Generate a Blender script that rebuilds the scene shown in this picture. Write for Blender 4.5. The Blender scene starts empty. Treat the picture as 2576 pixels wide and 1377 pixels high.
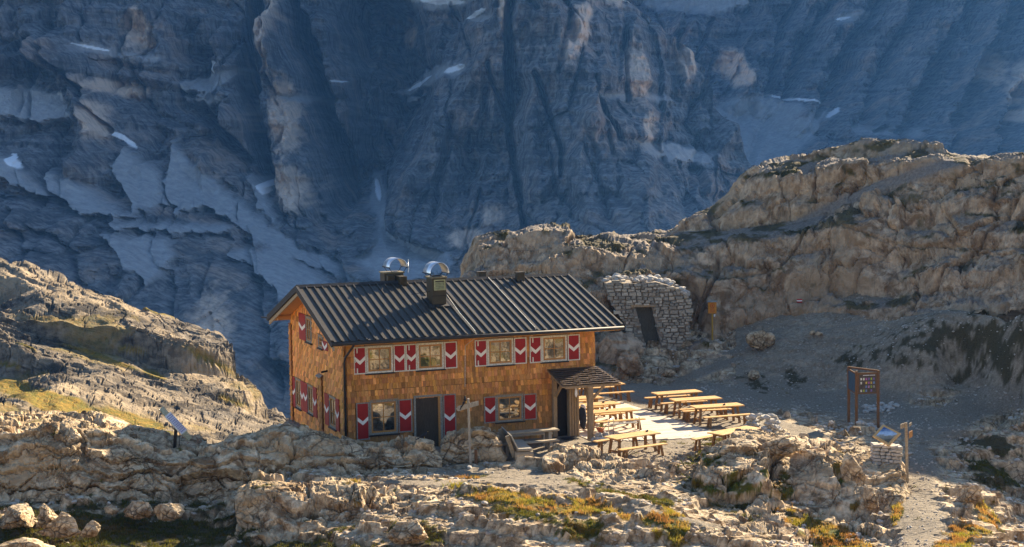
import bpy, math, random
import numpy as np
from mathutils import Matrix, Vector
R = math.radians
S = bpy.context.scene
# ------------------------------------------------------------------ camera
F, PITCH, ROLL, H = 4010.2, R(4.172), R(-.863), 11.85
FW = np.array([0, math.cos(PITCH), -math.sin(PITCH)]); UZ = np.array([0, math.sin(PITCH), math.cos(PITCH)]); EX = np.array([1., 0, 0])
cx_ = EX * math.cos(ROLL) + UZ * math.sin(ROLL); cy_ = -EX * math.sin(ROLL) + UZ * math.cos(ROLL)
cam = bpy.data.cameras.new('camera'); co = bpy.data.objects.new('camera', cam); S.collection.objects.link(co)
cam.sensor_width = 36; cam.lens = 36 * F / 2576; cam.clip_start = .5; cam.clip_end = 9000
co.matrix_world = Matrix(((cx_[0], cy_[0], -FW[0], 0), (cx_[1], cy_[1], -FW[1], 0), (cx_[2], cy_[2], -FW[2], H), (0, 0, 0, 1)))
S.camera = co
# ------------------------------------------------------------------ light
SUN_EL, SUN_AZ = R(25.0), R(35.5)          # azimuth measured from +Y towards +X
sd = Vector((math.sin(SUN_AZ) * math.cos(SUN_EL), math.cos(SUN_AZ) * math.cos(SUN_EL), math.sin(SUN_EL)))
sl = bpy.data.lights.new('sun', 'SUN'); sl.energy = 5.0; sl.angle = R(.53); sl.color = (1, .82, .58)
so = bpy.data.objects.new('sun', sl); S.collection.objects.link(so)
so.rotation_euler = sd.to_track_quat('Z', 'Y').to_euler()
w = bpy.data.worlds.new('World'); S.world = w; w.use_nodes = True
nt = w.node_tree; bg = nt.nodes['Background']
sk = nt.nodes.new('ShaderNodeTexSky'); sk.sky_type = 'NISHITA'; sk.sun_disc = False
sk.sun_elevation = SUN_EL; sk.sun_rotation = SUN_AZ; sk.altitude = 2500; sk.air_density = 1.0; sk.dust_density = 2.2
nt.links.new(sk.outputs[0], bg.inputs[0]); bg.inputs[1].default_value = .052
S.view_settings.view_transform = 'Standard'; S.view_settings.look = 'None'; S.view_settings.exposure = 2.2; S.view_settings.gamma = 1
S.cycles.volume_bounces = 0; S.cycles.max_bounces = 6; S.cycles.diffuse_bounces = 3

# ------------------------------------------------------------------ projection helpers
def ray(px, py):
    u = np.asarray(px, float) - 1288; v = np.asarray(py, float) - 688.5
    c, s = math.cos(ROLL), math.sin(ROLL)
    u, v = u * c + v * s, -u * s + v * c
    return u[..., None] * EX - v[..., None] * UZ + F * FW
def at(px, py, Y):
    d = ray(px, py); d = d * (np.asarray(Y, float) / d[..., 1])[..., None]; d[..., 2] += H; return d
def atz(px, py, z):
    d = ray(px, py); d = d * ((z - H) / d[..., 2])[..., None]; d[..., 2] += H; return d
def proj(P):
    q = P - np.array([0, 0, H]); yc = q @ FW; u = F * (q @ EX) / yc; v = -F * (q @ UZ) / yc
    c, s = math.cos(ROLL), math.sin(ROLL)
    return u * c - v * s + 1288, u * s + v * c + 688.5
HX, HY, TH = -6.721, 63.784, R(21.168)
def hw(x, y, z=0):
    return (HX + x * math.cos(TH) - y * math.sin(TH), HY + x * math.sin(TH) + y * math.cos(TH), z)

# ------------------------------------------------------------------ numpy noise
def _hash(ix, iy, iz, seed):
    h = (ix.astype(np.int64) * 73856093) ^ (iy.astype(np.int64) * 19349663) ^ (iz.astype(np.int64) * 83492791) ^ (seed * 2654435761)
    h = (h ^ (h >> 13)) * 1274126177; h = h & 0x7fffffff; h = (h ^ (h >> 15)) * 2246822519; h = h & 0x7fffffff
    return (h ^ (h >> 11)) & 0xffffff
_G = np.random.RandomState(3).normal(size=(256, 3)); _G /= np.linalg.norm(_G, axis=1)[:, None]
def perlin(P, seed=0):
    P = np.asarray(P, float); i = np.floor(P).astype(np.int64); f = P - i; u = f * f * f * (f * (f * 6 - 15) + 10)
    out = 0
    for a in (0, 1):
        for b in (0, 1):
            for c in (0, 1):
                g = _G[_hash(i[..., 0] + a, i[..., 1] + b, i[..., 2] + c, seed) & 255]
                d = g[..., 0] * (f[..., 0] - a) + g[..., 1] * (f[..., 1] - b) + g[..., 2] * (f[..., 2] - c)
                out = out + d * (u[..., 0] if a else 1 - u[..., 0]) * (u[..., 1] if b else 1 - u[..., 1]) * (u[..., 2] if c else 1 - u[..., 2])
    return out * 1.6
def fbm(P, octv=4, gain=.5, seed=0, ridged=False):
    a, s, o = 1, 0, 0
    for k in range(octv):
        n = perlin(P * (2.03 ** k), seed + k)
        s = s + a * ((1 - 2 * np.abs(n)) if ridged else n); o += a; a *= gain
    return s / o
def worley(P, seed=0, facet=False):
    P = np.asarray(P, float); i = np.floor(P).astype(np.int64)
    f1 = np.full(P.shape[:-1], 9.); f2 = f1.copy(); idd = np.zeros(P.shape[:-1]); fac = f2 * 0
    for a in (-1, 0, 1):
        for b in (-1, 0, 1):
            for c in (-1, 0, 1):
                j = i + np.array([a, b, c]); h = _hash(j[..., 0], j[..., 1], j[..., 2], seed)
                q = j + np.stack([(h & 255) / 255., ((h >> 8) & 255) / 255., ((h >> 16) & 255) / 255.], -1) * .9
                d = np.sqrt(((P - q) ** 2).sum(-1)); m = d < f1
                f2 = np.where(m, f1, np.minimum(f2, d)); idd = np.where(m, (h * 7 % 1009) / 1009., idd); fac = np.where(m, ((P - q) * _G[(h >> 5) & 255]).sum(-1), fac) if facet else fac; f1 = np.where(m, d, f1)
    return (f1, f2, idd, fac) if facet else (f1, f2, idd)
def sstep(a, b, x):
    t = np.clip((x - a) / (b - a), 0, 1); return t * t * (3 - 2 * t)
def terr(z, n, e=.55):      # staircase profile
    q = z * n; i = np.floor(q); f = q - i
    return (i + sstep(e, 1, f)) / n

# ------------------------------------------------------------------ objects
def tag(o, label=None, cat=None, group=None, kind=None):
    for k, v in (('label', label), ('category', cat), ('group', group), ('kind', kind)):
        if v: o[k] = v
    return o
def empty(name, loc=(0, 0, 0), rz=0, **k):
    o = bpy.data.objects.new(name, None); S.collection.objects.link(o); o.location = loc; o.rotation_euler = (0, 0, rz); o.empty_display_size = .2
    return tag(o, **k)
def mesh_np(name, V, Fq, mat, parent=None, attrs=None, smooth=False):
    me = bpy.data.meshes.new(name); V = np.asarray(V, np.float32).reshape(-1, 3); Fq = np.asarray(Fq, np.int32)
    n, k = Fq.shape
    me.vertices.add(len(V)); me.vertices.foreach_set('co', V.ravel())
    me.loops.add(n * k); me.loops.foreach_set('vertex_index', Fq.ravel())
    me.polygons.add(n); me.polygons.foreach_set('loop_start', np.arange(0, n * k, k, dtype=np.int32)); me.polygons.foreach_set('loop_total', np.full(n, k, np.int32))
    me.polygons.foreach_set('use_smooth', np.full(n, smooth))
    me.update(calc_edges=True); me.validate()
    if attrs:
        for an, dat in attrs.items():
            a = me.color_attributes.new(an, 'FLOAT_COLOR', 'POINT'); d = np.ones((len(V), 4), np.float32); dat = np.asarray(dat).reshape(len(V), -1); d[:, :dat.shape[1]] = dat
            a.data.foreach_set('color', d.ravel())
    if mat: me.materials.append(mat)
    o = bpy.data.objects.new(name, me); S.collection.objects.link(o)
    if parent: o.parent = parent
    return o
def grid_faces(nv, nu):
    a = np.arange(nv * nu).reshape(nv, nu)
    return np.stack([a[:-1, :-1], a[:-1, 1:], a[1:, 1:], a[1:, :-1]], -1).reshape(-1, 4)
def grid_normals(P):
    du = np.gradient(P, axis=1); dv = np.gradient(P, axis=0); n = np.cross(du, dv); return n / (np.linalg.norm(n, axis=-1)[..., None] + 1e-9)
class MB:
    def __init__(s): s.v = []; s.f = []; s.c = []; s.col = None
    def add(s, vs, fs):
        k = len(s.v); s.v += [tuple(v) for v in vs]; s.f += [tuple(i + k for i in f) for f in fs]; s.c += [s.col or (1, 1, 1)] * len(vs); return s
    def box(s, c, d, M=None):
        hx, hy, hz = d[0] / 2, d[1] / 2, d[2] / 2
        vs = [Vector((x, y, z)) for z in (-hz, hz) for x, y in ((-hx, -hy), (hx, -hy), (hx, hy), (-hx, hy))]
        if M: vs = [M @ v for v in vs]
        return s.add([(v.x + c[0], v.y + c[1], v.z + c[2]) for v in vs], [(3, 2, 1, 0), (4, 5, 6, 7), (0, 1, 5, 4), (1, 2, 6, 5), (2, 3, 7, 6), (3, 0, 4, 7)])
    def b2(s, x0, x1, y0, y1, z0, z1): return s.box(((x0 + x1) / 2, (y0 + y1) / 2, (z0 + z1) / 2), (abs(x1 - x0), abs(y1 - y0), abs(z1 - z0)))
    def bar(s, a, b, w, h=None, up=(0, 0, 1)):
        a, b = Vector(a), Vector(b); d = b - a; L = d.length; z = d.normalized(); u = Vector(up)
        if abs(z.dot(u)) > .95: u = Vector((1, 0, 0))
        x = z.cross(u).normalized(); y = x.cross(z)
        M = Matrix((x, y, z)).transposed(); return s.box((a + b) / 2, (w, h or w, L), M)
    def tube(s, pts, r, n=8):
        pts = [Vector(p) for p in pts]; rs = r if isinstance(r, (list, tuple)) else [r] * len(pts); vs = []; fs = []
        for i, p in enumerate(pts):
            t = (pts[min(i + 1, len(pts) - 1)] - pts[max(i - 1, 0)]).normalized(); u = Vector((0, 0, 1)) if abs(t.z) < .9 else Vector((1, 0, 0))
            x = t.cross(u).normalized(); y = t.cross(x)
            vs += [p + (x * math.cos(2 * math.pi * k / n) + y * math.sin(2 * math.pi * k / n)) * rs[i] for k in range(n)]
        for i in range(len(pts) - 1):
            fs += [(i * n + k, i * n + (k + 1) % n, (i + 1) * n + (k + 1) % n, (i + 1) * n + k) for k in range(n)]
        fs += [tuple(range(n))[::-1], tuple(range((len(pts) - 1) * n, len(pts) * n))]
        return s.add(vs, fs)
    def prism(s, poly, off, t):       # poly: 3D points, extruded by vector off*t
        o = Vector(off) * t; n = len(poly); a = [Vector(p) for p in poly]; b = [p + o for p in a]
        return s.add(a + b, [tuple(range(n))[::-1], tuple(range(n, 2 * n))] + [(i, (i + 1) % n, n + (i + 1) % n, n + i) for i in range(n)])
    def build(s, name, mat, parent=None, smooth=False, bevel=0):
        me = bpy.data.meshes.new(name); me.from_pydata(s.v, [], s.f); me.update()
        a = me.color_attributes.new('tint', 'FLOAT_COLOR', 'POINT'); a.data.foreach_set('color', np.array([(*c, 1) for c in s.c], np.float32).ravel())
        if smooth: me.polygons.foreach_set('use_smooth', [True] * len(me.polygons))
        if mat: me.materials.append(mat)
        o = bpy.data.objects.new(name, me); S.collection.objects.link(o)
        if parent: o.parent = parent
        if bevel:
            m = o.modifiers.new('bevel', 'BEVEL'); m.width = bevel; m.segments = 1; m.limit_method = 'ANGLE'
        return o
def copy_tree(o, parent=None):
    c = o.copy(); S.collection.objects.link(c)
    if parent: c.parent = parent
    for ch in list(o.children): copy_tree(ch, c)
    return c

# ------------------------------------------------------------------ materials
class NM:
    def __init__(s, name, rough=.8, metal=0, spec=.3):
        s.m = bpy.data.materials.new(name); s.m.use_nodes = True; s.n = s.m.node_tree.nodes; s.l = s.m.node_tree.links; s.b = s.n['Principled BSDF']
        s.b.inputs['Roughness'].default_value = rough; s.b.inputs['Metallic'].default_value = metal; s.b.inputs['Specular IOR Level'].default_value = spec
        s.tc = s.n.new('ShaderNodeTexCoord')
    def mp(s, scale=(1, 1, 1), rot=(0, 0, 0)):
        m = s.n.new('ShaderNodeMapping'); m.inputs['Scale'].default_value = scale; m.inputs['Rotation'].default_value = rot; s.l.new(s.tc.outputs['Object'], m.inputs[0]); return m.outputs[0]
    def noise(s, vec, sc, det=6, rough=.55, dist=0):
        t = s.n.new('ShaderNodeTexNoise'); t.inputs['Scale'].default_value = sc; t.inputs['Detail'].default_value = det; t.inputs['Roughness'].default_value = rough; t.inputs['Distortion'].default_value = dist; s.l.new(vec, t.inputs['Vector']); return t.outputs['Fac']
    def vor(s, vec, sc, feat='F1', out='Distance'):
        t = s.n.new('ShaderNodeTexVoronoi'); t.feature = feat; t.inputs['Scale'].default_value = sc; s.l.new(vec, t.inputs['Vector']); return t.outputs[out]
    def ramp(s, fac, stops):
        r = s.n.new('ShaderNodeValToRGB'); e = r.color_ramp.elements
        while len(e) < len(stops): e.new(.5)
        for q, (p, c) in zip(e, stops): q.position = p; q.color = (*c, 1) if isinstance(c, tuple) else (c, c, c, 1)
        s.l.new(fac, r.inputs[0]); return r.outputs[0]
    def mix(s, fac, a, b, mode='MIX'):
        m = s.n.new('ShaderNodeMix'); m.data_type = 'RGBA'; m.blend_type = mode; m.clamp_result = False
        for sock, v in ((m.inputs[0], fac), (m.inputs[6], a), (m.inputs[7], b)):
            if isinstance(v, (int, float)): sock.default_value = v
            elif isinstance(v, tuple): sock.default_value = (*v, 1)
            else: s.l.new(v, sock)
        return m.outputs[2]
    def math(s, op, a, b=0):
        m = s.n.new('ShaderNodeMath'); m.operation = op
        for sock, v in zip(m.inputs, (a, b)):
            if isinstance(v, (int, float)): sock.default_value = v
            else: s.l.new(v, sock)
        return m.outputs[0]
    def attr(s, name):
        a = s.n.new('ShaderNodeAttribute'); a.attribute_name = name; sp = s.n.new('ShaderNodeSeparateColor'); s.l.new(a.outputs['Color'], sp.inputs[0]); return a.outputs['Color'], sp.outputs[0], sp.outputs[1], sp.outputs[2]
    def bump(s, h, dist=.05, st=1.):
        b = s.n.new('ShaderNodeBump'); b.inputs['Strength'].default_value = st; b.inputs['Distance'].default_value = dist; s.l.new(h, b.inputs['Height']); s.l.new(b.outputs[0], s.b.inputs['Normal'])
    def out(s, col): 
        if isinstance(col, tuple): s.b.inputs['Base Color'].default_value = (*col, 1)
        else: s.l.new(col, s.b.inputs['Base Color'])
        return s.m
def simple(name, col, rough=.7, metal=0, var=.25, sc=8, bump=0, stretch=(1, 1, 1)):
    k = NM(name, rough, metal); f = k.noise(k.mp(stretch), sc)
    c = k.ramp(f, [(.3, tuple(x * (1 - var) for x in col)), (.7, tuple(min(1, x * (1 + var)) for x in col))])
    if bump: k.bump(f, bump)
    return k.out(c)
def rock_mat(name, light, dark, crack, sc=1., gcol=((.20, .11, .015), (.09, .10, .012)), gravel=(.33, .30, .26), bumpd=.05, strata=0, vstreak=0, warm=(.34, .25, .17), bcol=None):
    k = NM(name, .95, 0, .15); v = k.mp((1, 1, 1)); A, r, g, b = k.attr('mask')
    n1 = k.noise(v, .45 * sc, 5); n2 = k.noise(v, 2.6 * sc, 8, .65); n3 = k.noise(v, 14 * sc, 6, .7)
    base = k.mix(k.ramp(n2, [(.36, 0.), (.62, 1.)]), dark, light)
    base = k.mix(k.math('MULTIPLY', k.ramp(n1, [(.4, 0.), (.65, 1.)]), .55), base, warm)
    n4 = k.noise(v, 1.1 * sc, 7, .7, .8); base = k.mix(k.ramp(n4, [(.49, 0.), (.60, .85)]), base, tuple(x * y for x, y in zip(dark, (.75, .62, .5)))); base = k.mix(k.ramp(n3, [(.60, 0.), (.72, .5)]), base, tuple(min(.85, x * 1.25) for x in light))
    h = k.math('ADD', k.math('MULTIPLY', n2, 1.2), k.math('MULTIPLY', n3, .22))
    if strata:
        sx = k.n.new('ShaderNodeSeparateXYZ'); k.l.new(v, sx.inputs[0]); cb = k.n.new('ShaderNodeCombineXYZ'); k.l.new(k.math('MULTIPLY', sx.outputs[0], .12), cb.inputs[0]); k.l.new(k.math('MULTIPLY', sx.outputs[1], .12), cb.inputs[1]); k.l.new(k.math('ADD', sx.outputs[2], k.math('MULTIPLY', sx.outputs[0], strata)), cb.inputs[2]); vs = cb.outputs[0]; sn = k.noise(vs, 2.2 * sc, 6, .7, .6)
        base = k.mix(k.ramp(sn, [(.42, .9), (.50, 0.)]), base, tuple(x * .7 for x in dark)); h = k.math('ADD', h, k.math('MULTIPLY', sn, 1.3))
    if vstreak:
        vv = k.mp((1., 1., .16)); sn = k.noise(vv, 2.5 * sc, 6, .7, .3)
        base = k.mix(k.ramp(sn, [(.33, .55), (.5, 0.)]), base, tuple(x * .55 for x in dark)); h = k.math('ADD', h, k.math('MULTIPLY', sn, 1.5))
    if crack:
        mv = k.n.new('ShaderNodeMix'); mv.data_type = 'VECTOR'; mv.inputs[0].default_value = .12 / sc ** .5
        nn = k.n.new('ShaderNodeTexNoise'); nn.inputs['Scale'].default_value = 1.6 * sc; k.l.new(v, nn.inputs['Vector']); k.l.new(v, mv.inputs[4])
        ad = k.n.new('ShaderNodeVectorMath'); ad.operation = 'ADD'; k.l.new(v, ad.inputs[0]); sb = k.n.new('ShaderNodeVectorMath'); sb.operation = 'SCALE'; sb.inputs[3].default_value = .5 / sc; k.l.new(nn.outputs['Color'], sb.inputs[0]); k.l.new(sb.outputs[0], ad.inputs[1])
        e1 = k.ramp(k.vor(ad.outputs[0], 1.7 * sc, 'DISTANCE_TO_EDGE'), [(0., 0.), (.045, 1.)]); e2 = k.ramp(k.vor(ad.outputs[0], 5.5 * sc, 'DISTANCE_TO_EDGE'), [(0., 0.), (.035, 1.)])
        ck = k.math('MAXIMUM', k.math('MULTIPLY', e1, k.math('ADD', k.math('MULTIPLY', e2, .5), .5)), k.ramp(n1, [(.42, 1.), (.62, .15)]))
        base = k.mix(k.math('MULTIPLY', k.math('SUBTRACT', 1, ck), .9), base, tuple(x * .35 for x in dark)); h = k.math('ADD', h, k.math('MULTIPLY', ck, crack))
    base = k.mix(b, base, bcol or warm) if bcol is None else base
    gn = k.ramp(k.noise(v, 9 * sc, 5, .7), [(.35, tuple(x * .55 for x in gravel)), (.65, gravel)])
    base = k.mix(g, base, gn)
    gr = k.mix(k.ramp(k.noise(v, 1.3, 4), [(.4, 0.), (.6, 1.)]), gcol[0], gcol[1]); gr = k.mix(k.ramp(n3, [(.3, .6), (.6, 0.)]), gr, (.02, .018, .008))
    base = k.mix(r, base, gr)
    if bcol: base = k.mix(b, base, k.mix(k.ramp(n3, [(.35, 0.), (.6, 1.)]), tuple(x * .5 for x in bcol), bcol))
    k.bump(h, bumpd); return k.out(base)
# ------------------------------------------------------------------ surface lofted through traced curves
def loft(curves, u0, u1, nu, rows):
    us = np.linspace(u0, u1, nu); L = []
    for c in curves:
        c = np.array(sorted(c), float); L.append(at(us, np.interp(us, c[:, 0], c[:, 1]), np.interp(us, c[:, 0], c[:, 2])))
    L = np.array(L)
    for _ in range(12 if nu > 500 else 4 if nu > 120 else 1):
        L[:, 1:-1] = .25 * L[:, :-2] + .5 * L[:, 1:-1] + .25 * L[:, 2:]
    P = []
    for i in range(len(L) - 1):
        for t in np.arange(rows[i]) / rows[i]: P.append(L[i] * (1 - t) + L[i + 1] * t)
    P.append(L[-1]); return np.array(P)
def blobs(px, py, lst, seed=0, P=None):
    m = np.zeros(px.shape)
    for (x, y, rx, ry, a) in lst:
        c, s = math.cos(R(a)), math.sin(R(a)); dx, dy = px - x, py - y
        d = np.sqrt(((dx * c + dy * s) / rx) ** 2 + ((-dx * s + dy * c) / ry) ** 2); m = np.maximum(m, 1.6 - d * 1.2)
    return m
def rock_detail(P, N, big=.35, blk=.18, fine=.02, sc=1., dip=0., seed=0, fade=None, strat=1., crack=.45, zs=1.5):
    """push points out along the normal: lumps, blocks with cracks between them, bedding steps, grit"""
    W = P + .5 / sc * np.stack([fbm(P * sc * .9 + 7, 4, seed=seed + 40), fbm(P * sc * .9 + 19, 4, seed=seed + 41), fbm(P * sc * .9 + 31, 4, seed=seed + 42)], -1)
    d = 1.3 * big * fbm(P * .35 * sc * np.array([1, 1, zs]), 3, .5, seed)
    cm = sstep(-.15, .2, fbm(P * .8 * sc, 3, seed=seed + 60))
    for s_, am in ((.33, 1.6), (.9, .55), (2.6, .16)):
        f1, f2, i, fa = worley(W * sc * s_ * np.array([.75, .75, zs]), seed + int(s_ * 10), True)
        d = d + blk * am * ((i - .5) * .9 + fa * 1.5) - blk * crack * 3.4 * am * (1 - sstep(0, .07, f2 - f1)) * (.35 + .65 * cm)
    zz = W[..., 2] + dip * P[..., 0] + .25 * fbm(P * .5 * sc, 3, seed=seed + 9)
    n = 1.9 * sc; fr = zz * n - np.floor(zz * n)
    hh = _hash(np.floor(zz * n).astype(np.int64), np.zeros(zz.shape, np.int64), np.zeros(zz.shape, np.int64), seed) % 97 / 97.
    d = d + strat * blk * (1.5 * (hh - .5) + 1.3 * sstep(0, .18, fr) * (1 - .75 * fr) - .3)
    d = d + fine * fbm(P * 5 * sc, 3, .6, seed + 3)
    if fade is not None: d = d * fade
    return P + N * d[..., None]
def outnorm(P):
    N = grid_normals(P)
    if (N[..., 2].mean() < 0): N = -N
    for _ in range(6):
        N[1:-1] = (N[:-2] + 2 * N[1:-1] + N[2:]) / 4; N[:, 1:-1] = (N[:, :-2] + 2 * N[:, 1:-1] + N[:, 2:]) / 4
    return N / (np.linalg.norm(N, axis=-1)[..., None] + 1e-9)

MR_near = rock_mat('limestone', (.78, .62, .41), (.24, .17, .10), 1.0, 1., bumpd=.07, warm=(.46, .34, .20))
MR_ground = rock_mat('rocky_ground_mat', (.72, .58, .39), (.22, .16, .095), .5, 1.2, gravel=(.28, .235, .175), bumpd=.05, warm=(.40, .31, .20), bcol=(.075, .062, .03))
MR_cliff = rock_mat('cliff_rock', (.62, .47, .32), (.25, .18, .115), 0, .7, gravel=(.27, .235, .20), bumpd=.12, vstreak=1, warm=(.36, .26, .16), gcol=((.10, .075, .015), (.045, .042, .018)))
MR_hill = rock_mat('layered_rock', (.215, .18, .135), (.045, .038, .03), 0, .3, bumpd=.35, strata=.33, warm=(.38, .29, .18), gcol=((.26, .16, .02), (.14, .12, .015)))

# ------------------------------------------------------------------ ground
gp = []
for X, Y, z in ((-12, 70, -3.5), (-14, 67, -2), (-10.8, 67.5, -1.6), (-11.8, 72, -3.2), (-12, 76, -4), (-9.3, 64.5, -.2), (-6, 62, .2), (0, 62, 0), (5, 62, 0), (10, 62, -.1), (5, 70, 0), (10, 75, 0), (5, 80, 0), (0, 75, 0), (-5, 80, -1.6), (-9.3, 74.5, -1.8), (-8, 77, -2.2), (12, 68, 0), (15, 69, 0), (0, 68, 0), (-7.5, 65, 0), (9, 66, 0), (2, 65, 0), (7, 72, 0), (10, 80, .1),
                (-20, 66, -.6), (-20, 75, -5), (-12, 82, -4), (-30, 75, -8), (-15, 95, -11), (-30, 95, -14), (-30, 66, -1), (-45, 80, -14), (0, 92, -2), (-6, 90, -5), (10, 95, 3), (25, 95, 6), (40, 95, 6), (40, 75, 3), (0, 108, -8), (30, 108, 4), (-40, 108, -20)):
    gp.append((X, Y, z))
for X in (-45, -25, -8, 8, 25, 45):
    for Y, z in ((44, -.35), (36, .9), (24, 3.8), (12, 6.7), (0, 9.4), (-15, 12.5), (-40, 18), (-70, 27)): gp.append((X, Y, z + .25 * math.sin(X * .3 + Y)))
for px, py, z in ((1183, 1165, .05), (1200, 1200, .02), (1300, 1200, .05), (1450, 1240, .1), (1400, 1300, .1), (1300, 1350, -.3), (1200, 1250, .25), (900, 1215, .2), (1050, 1210, .2), (1200, 1390, -.6), (1500, 1260, .1), (1600, 1290, .05), (1750, 1310, -.15), (1550, 1380, -.6), (1800, 1377, -.7), (1930, 1350, -.75),
                  (1700, 1235, -.1), (1800, 1280, -.7), (1900, 1300, -.95), (2000, 1345, -1.35), (2150, 1377, -1.5), (1900, 1345, -1.2), (2080, 1330, -1.3), (2220, 1320, -1.25), (2280, 1235, -.85), (2350, 1300, -.8), (2300, 1377, -.75), (2400, 1180, -.7), (2300, 1110, -.4), (2200, 1075, -.1), (2450, 1080, -.3), (2576, 1010, -.1), (2400, 1010, -.1),
                  (2500, 1065, .1), (2576, 1060, .2), (2540, 1125, -1.1), (2470, 1170, -.7), (2560, 1200, -1.6), (2576, 1377, -2.1), (2480, 1300, -1.2), (2440, 1230, -.75), (2700, 1200, -2.2), (2700, 1377, -2.6), (2430, 1340, -.9),
                  (0, 1300, -.3), (300, 1330, -.7), (500, 1300, -.8), (0, 1377, -.8), (500, 1377, -1.1), (500, 1245, -.4), (100, 1260, -.25), (800, 1230, .1), (-200, 1300, -.2), (650, 1377, -1.), (150, 1240, -.1), (700, 1235, .0), (1700, 1180, .0), (1560, 1200, .0), (1350, 1170, 0),
                  (2400, 965, .3), (2500, 880, 2.0), (2576, 830, 2.9), (2576, 770, 4.2), (2400, 805, 3.3), (2500, 785, 3.8), (2250, 820, 2.7), (2130, 838, 2.2), (2130, 960, .2), (2000, 940, .35), (2050, 880, 1.4), (1920, 900, 1.0), (1830, 905, .8), (1700, 945, .15), (1740, 900, .9), (1640, 885, 1.25), (1600, 940, .3), (1850, 860, 1.5), (1970, 870, 1.5), (2200, 900, 1.4), (2350, 880, 2.0), (2280, 980, .15), (2576, 930, .9), (2700, 770, 4.4), (2700, 930, 1.2)):
    p = atz(px, py, z); gp.append(tuple(p))
gp = np.array(gp)
def _tps(r2): return .5 * r2 * np.log(r2 + 1e-9)
_A = np.zeros((len(gp) + 3,) * 2); _n = len(gp)
_A[:_n, :_n] = _tps(((gp[:, None, :2] - gp[None, :, :2]) ** 2).sum(-1)) + np.eye(_n) * .4
_A[:_n, _n] = 1; _A[:_n, _n + 1:] = gp[:, :2]; _A[_n, :_n] = 1; _A[_n + 1:, :_n] = gp[:, :2].T
_w = np.linalg.solve(_A, np.r_[gp[:, 2], 0, 0, 0])
def gsm(X, Y):
    X = np.atleast_1d(np.asarray(X, float)); Y = np.atleast_1d(np.asarray(Y, float)); o = _w[_n] + _w[_n + 1] * X + _w[_n + 2] * Y
    for i in range(_n): o = o + _w[i] * _tps((X - gp[i, 0]) ** 2 + (Y - gp[i, 1]) ** 2)
    lx = (X - HX) * math.cos(TH) + (Y - HY) * math.sin(TH); ly = -(X - HX) * math.sin(TH) + (Y - HY) * math.cos(TH)
    d = np.maximum(np.maximum(-.2 - lx, lx - 19), np.maximum(-3.6 - ly, np.where(lx < 9, ly - 9.4, ly - 12))); fl = 1 - sstep(0, 1.6, d)
    return o * (1 - fl) + 0 * fl, fl
ys = np.concatenate([np.arange(-70, 20, 1.2), np.arange(20, 47, .35), np.arange(47, 70, .075), np.arange(70, 92, .14), np.arange(92, 112, .6)])
xs = np.concatenate([np.arange(-45, -24, .8), np.arange(-24, 27, .1), np.arange(27, 46, .8)])
GX, GY = np.meshgrid(xs, ys); GZ, FL = gsm(GX.ravel(), GY.ravel()); GZ = GZ.reshape(GX.shape); FL = FL.reshape(GX.shape)
GP = np.stack([GX, GY, GZ], -1); px, py = proj(GP)
nz = np.stack([GX, GY, GZ * 0], -1)
n_edge = .25 * fbm(nz * .9, 4, seed=5) + .12 * fbm(nz * 3, 3, seed=6)
near = GY > 46
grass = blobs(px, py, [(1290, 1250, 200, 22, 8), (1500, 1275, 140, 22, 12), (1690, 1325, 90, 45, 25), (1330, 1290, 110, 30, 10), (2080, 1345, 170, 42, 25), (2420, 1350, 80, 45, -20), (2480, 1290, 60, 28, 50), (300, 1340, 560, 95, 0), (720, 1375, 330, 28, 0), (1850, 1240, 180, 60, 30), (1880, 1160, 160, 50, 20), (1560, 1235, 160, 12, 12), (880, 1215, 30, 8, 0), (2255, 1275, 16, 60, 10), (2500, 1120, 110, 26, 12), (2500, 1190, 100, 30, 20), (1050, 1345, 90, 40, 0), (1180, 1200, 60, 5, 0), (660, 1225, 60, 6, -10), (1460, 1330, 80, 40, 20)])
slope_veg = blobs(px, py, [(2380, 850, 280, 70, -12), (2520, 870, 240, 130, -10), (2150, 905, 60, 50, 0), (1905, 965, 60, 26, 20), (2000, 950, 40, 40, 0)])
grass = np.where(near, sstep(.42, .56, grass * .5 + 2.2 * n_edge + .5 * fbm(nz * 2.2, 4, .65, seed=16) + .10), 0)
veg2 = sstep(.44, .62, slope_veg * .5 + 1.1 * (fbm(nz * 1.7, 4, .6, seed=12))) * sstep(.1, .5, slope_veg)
dkz = sstep(.3, .7, blobs(px, py, [(300, 1345, 640, 110, 0), (1860, 1210, 230, 90, 20), (2520, 1160, 160, 80, 12), (1050, 1350, 120, 50, 0)]))  # hollows: dark plants, coloured darker also to stand in for shade
hillg = np.where(GY < 46, sstep(-.02, .1, fbm(nz * .35, 5, .65, seed=33)), 0)
# gravel: paths and terrace
path = blobs(px, py, [(2310, 1060, 170, 70, 10), (2320, 1180, 60, 90, 0), (2310, 1310, 105, 120, -10), (2440, 1030, 240, 40, -12), (2150, 1010, 220, 60, 0), (1950, 990, 220, 60, 0), (2500, 985, 140, 30, -12), (1760, 1000, 260, 60, 0), (1300, 1200, 300, 26, 4), (1080, 1215, 200, 10, 2), (1700, 1300, 200, 12, 14), (1900, 860, 160, 14, -24), (2150, 815, 150, 9, -12), (2400, 785, 220, 8, -5), (1780, 930, 150, 16, -20), (1600, 1120, 230, 45, 0)])
gravel = np.where(near, sstep(.25, .6, path * .6 + n_edge), .3); gravel = np.maximum(gravel, sstep(.2, .6, FL))
gravel = np.maximum(gravel, np.where((py < 985) & (px > 1850), .75, 0))
rough = (1 - .93 * gravel) * (1 - .6 * grass)
rg = .50 * fbm(nz * np.array([.35, .6, 1]), 3, seed=1) + .04 * fbm(nz * 1.7, 4, .55, seed=2, ridged=True)
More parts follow.
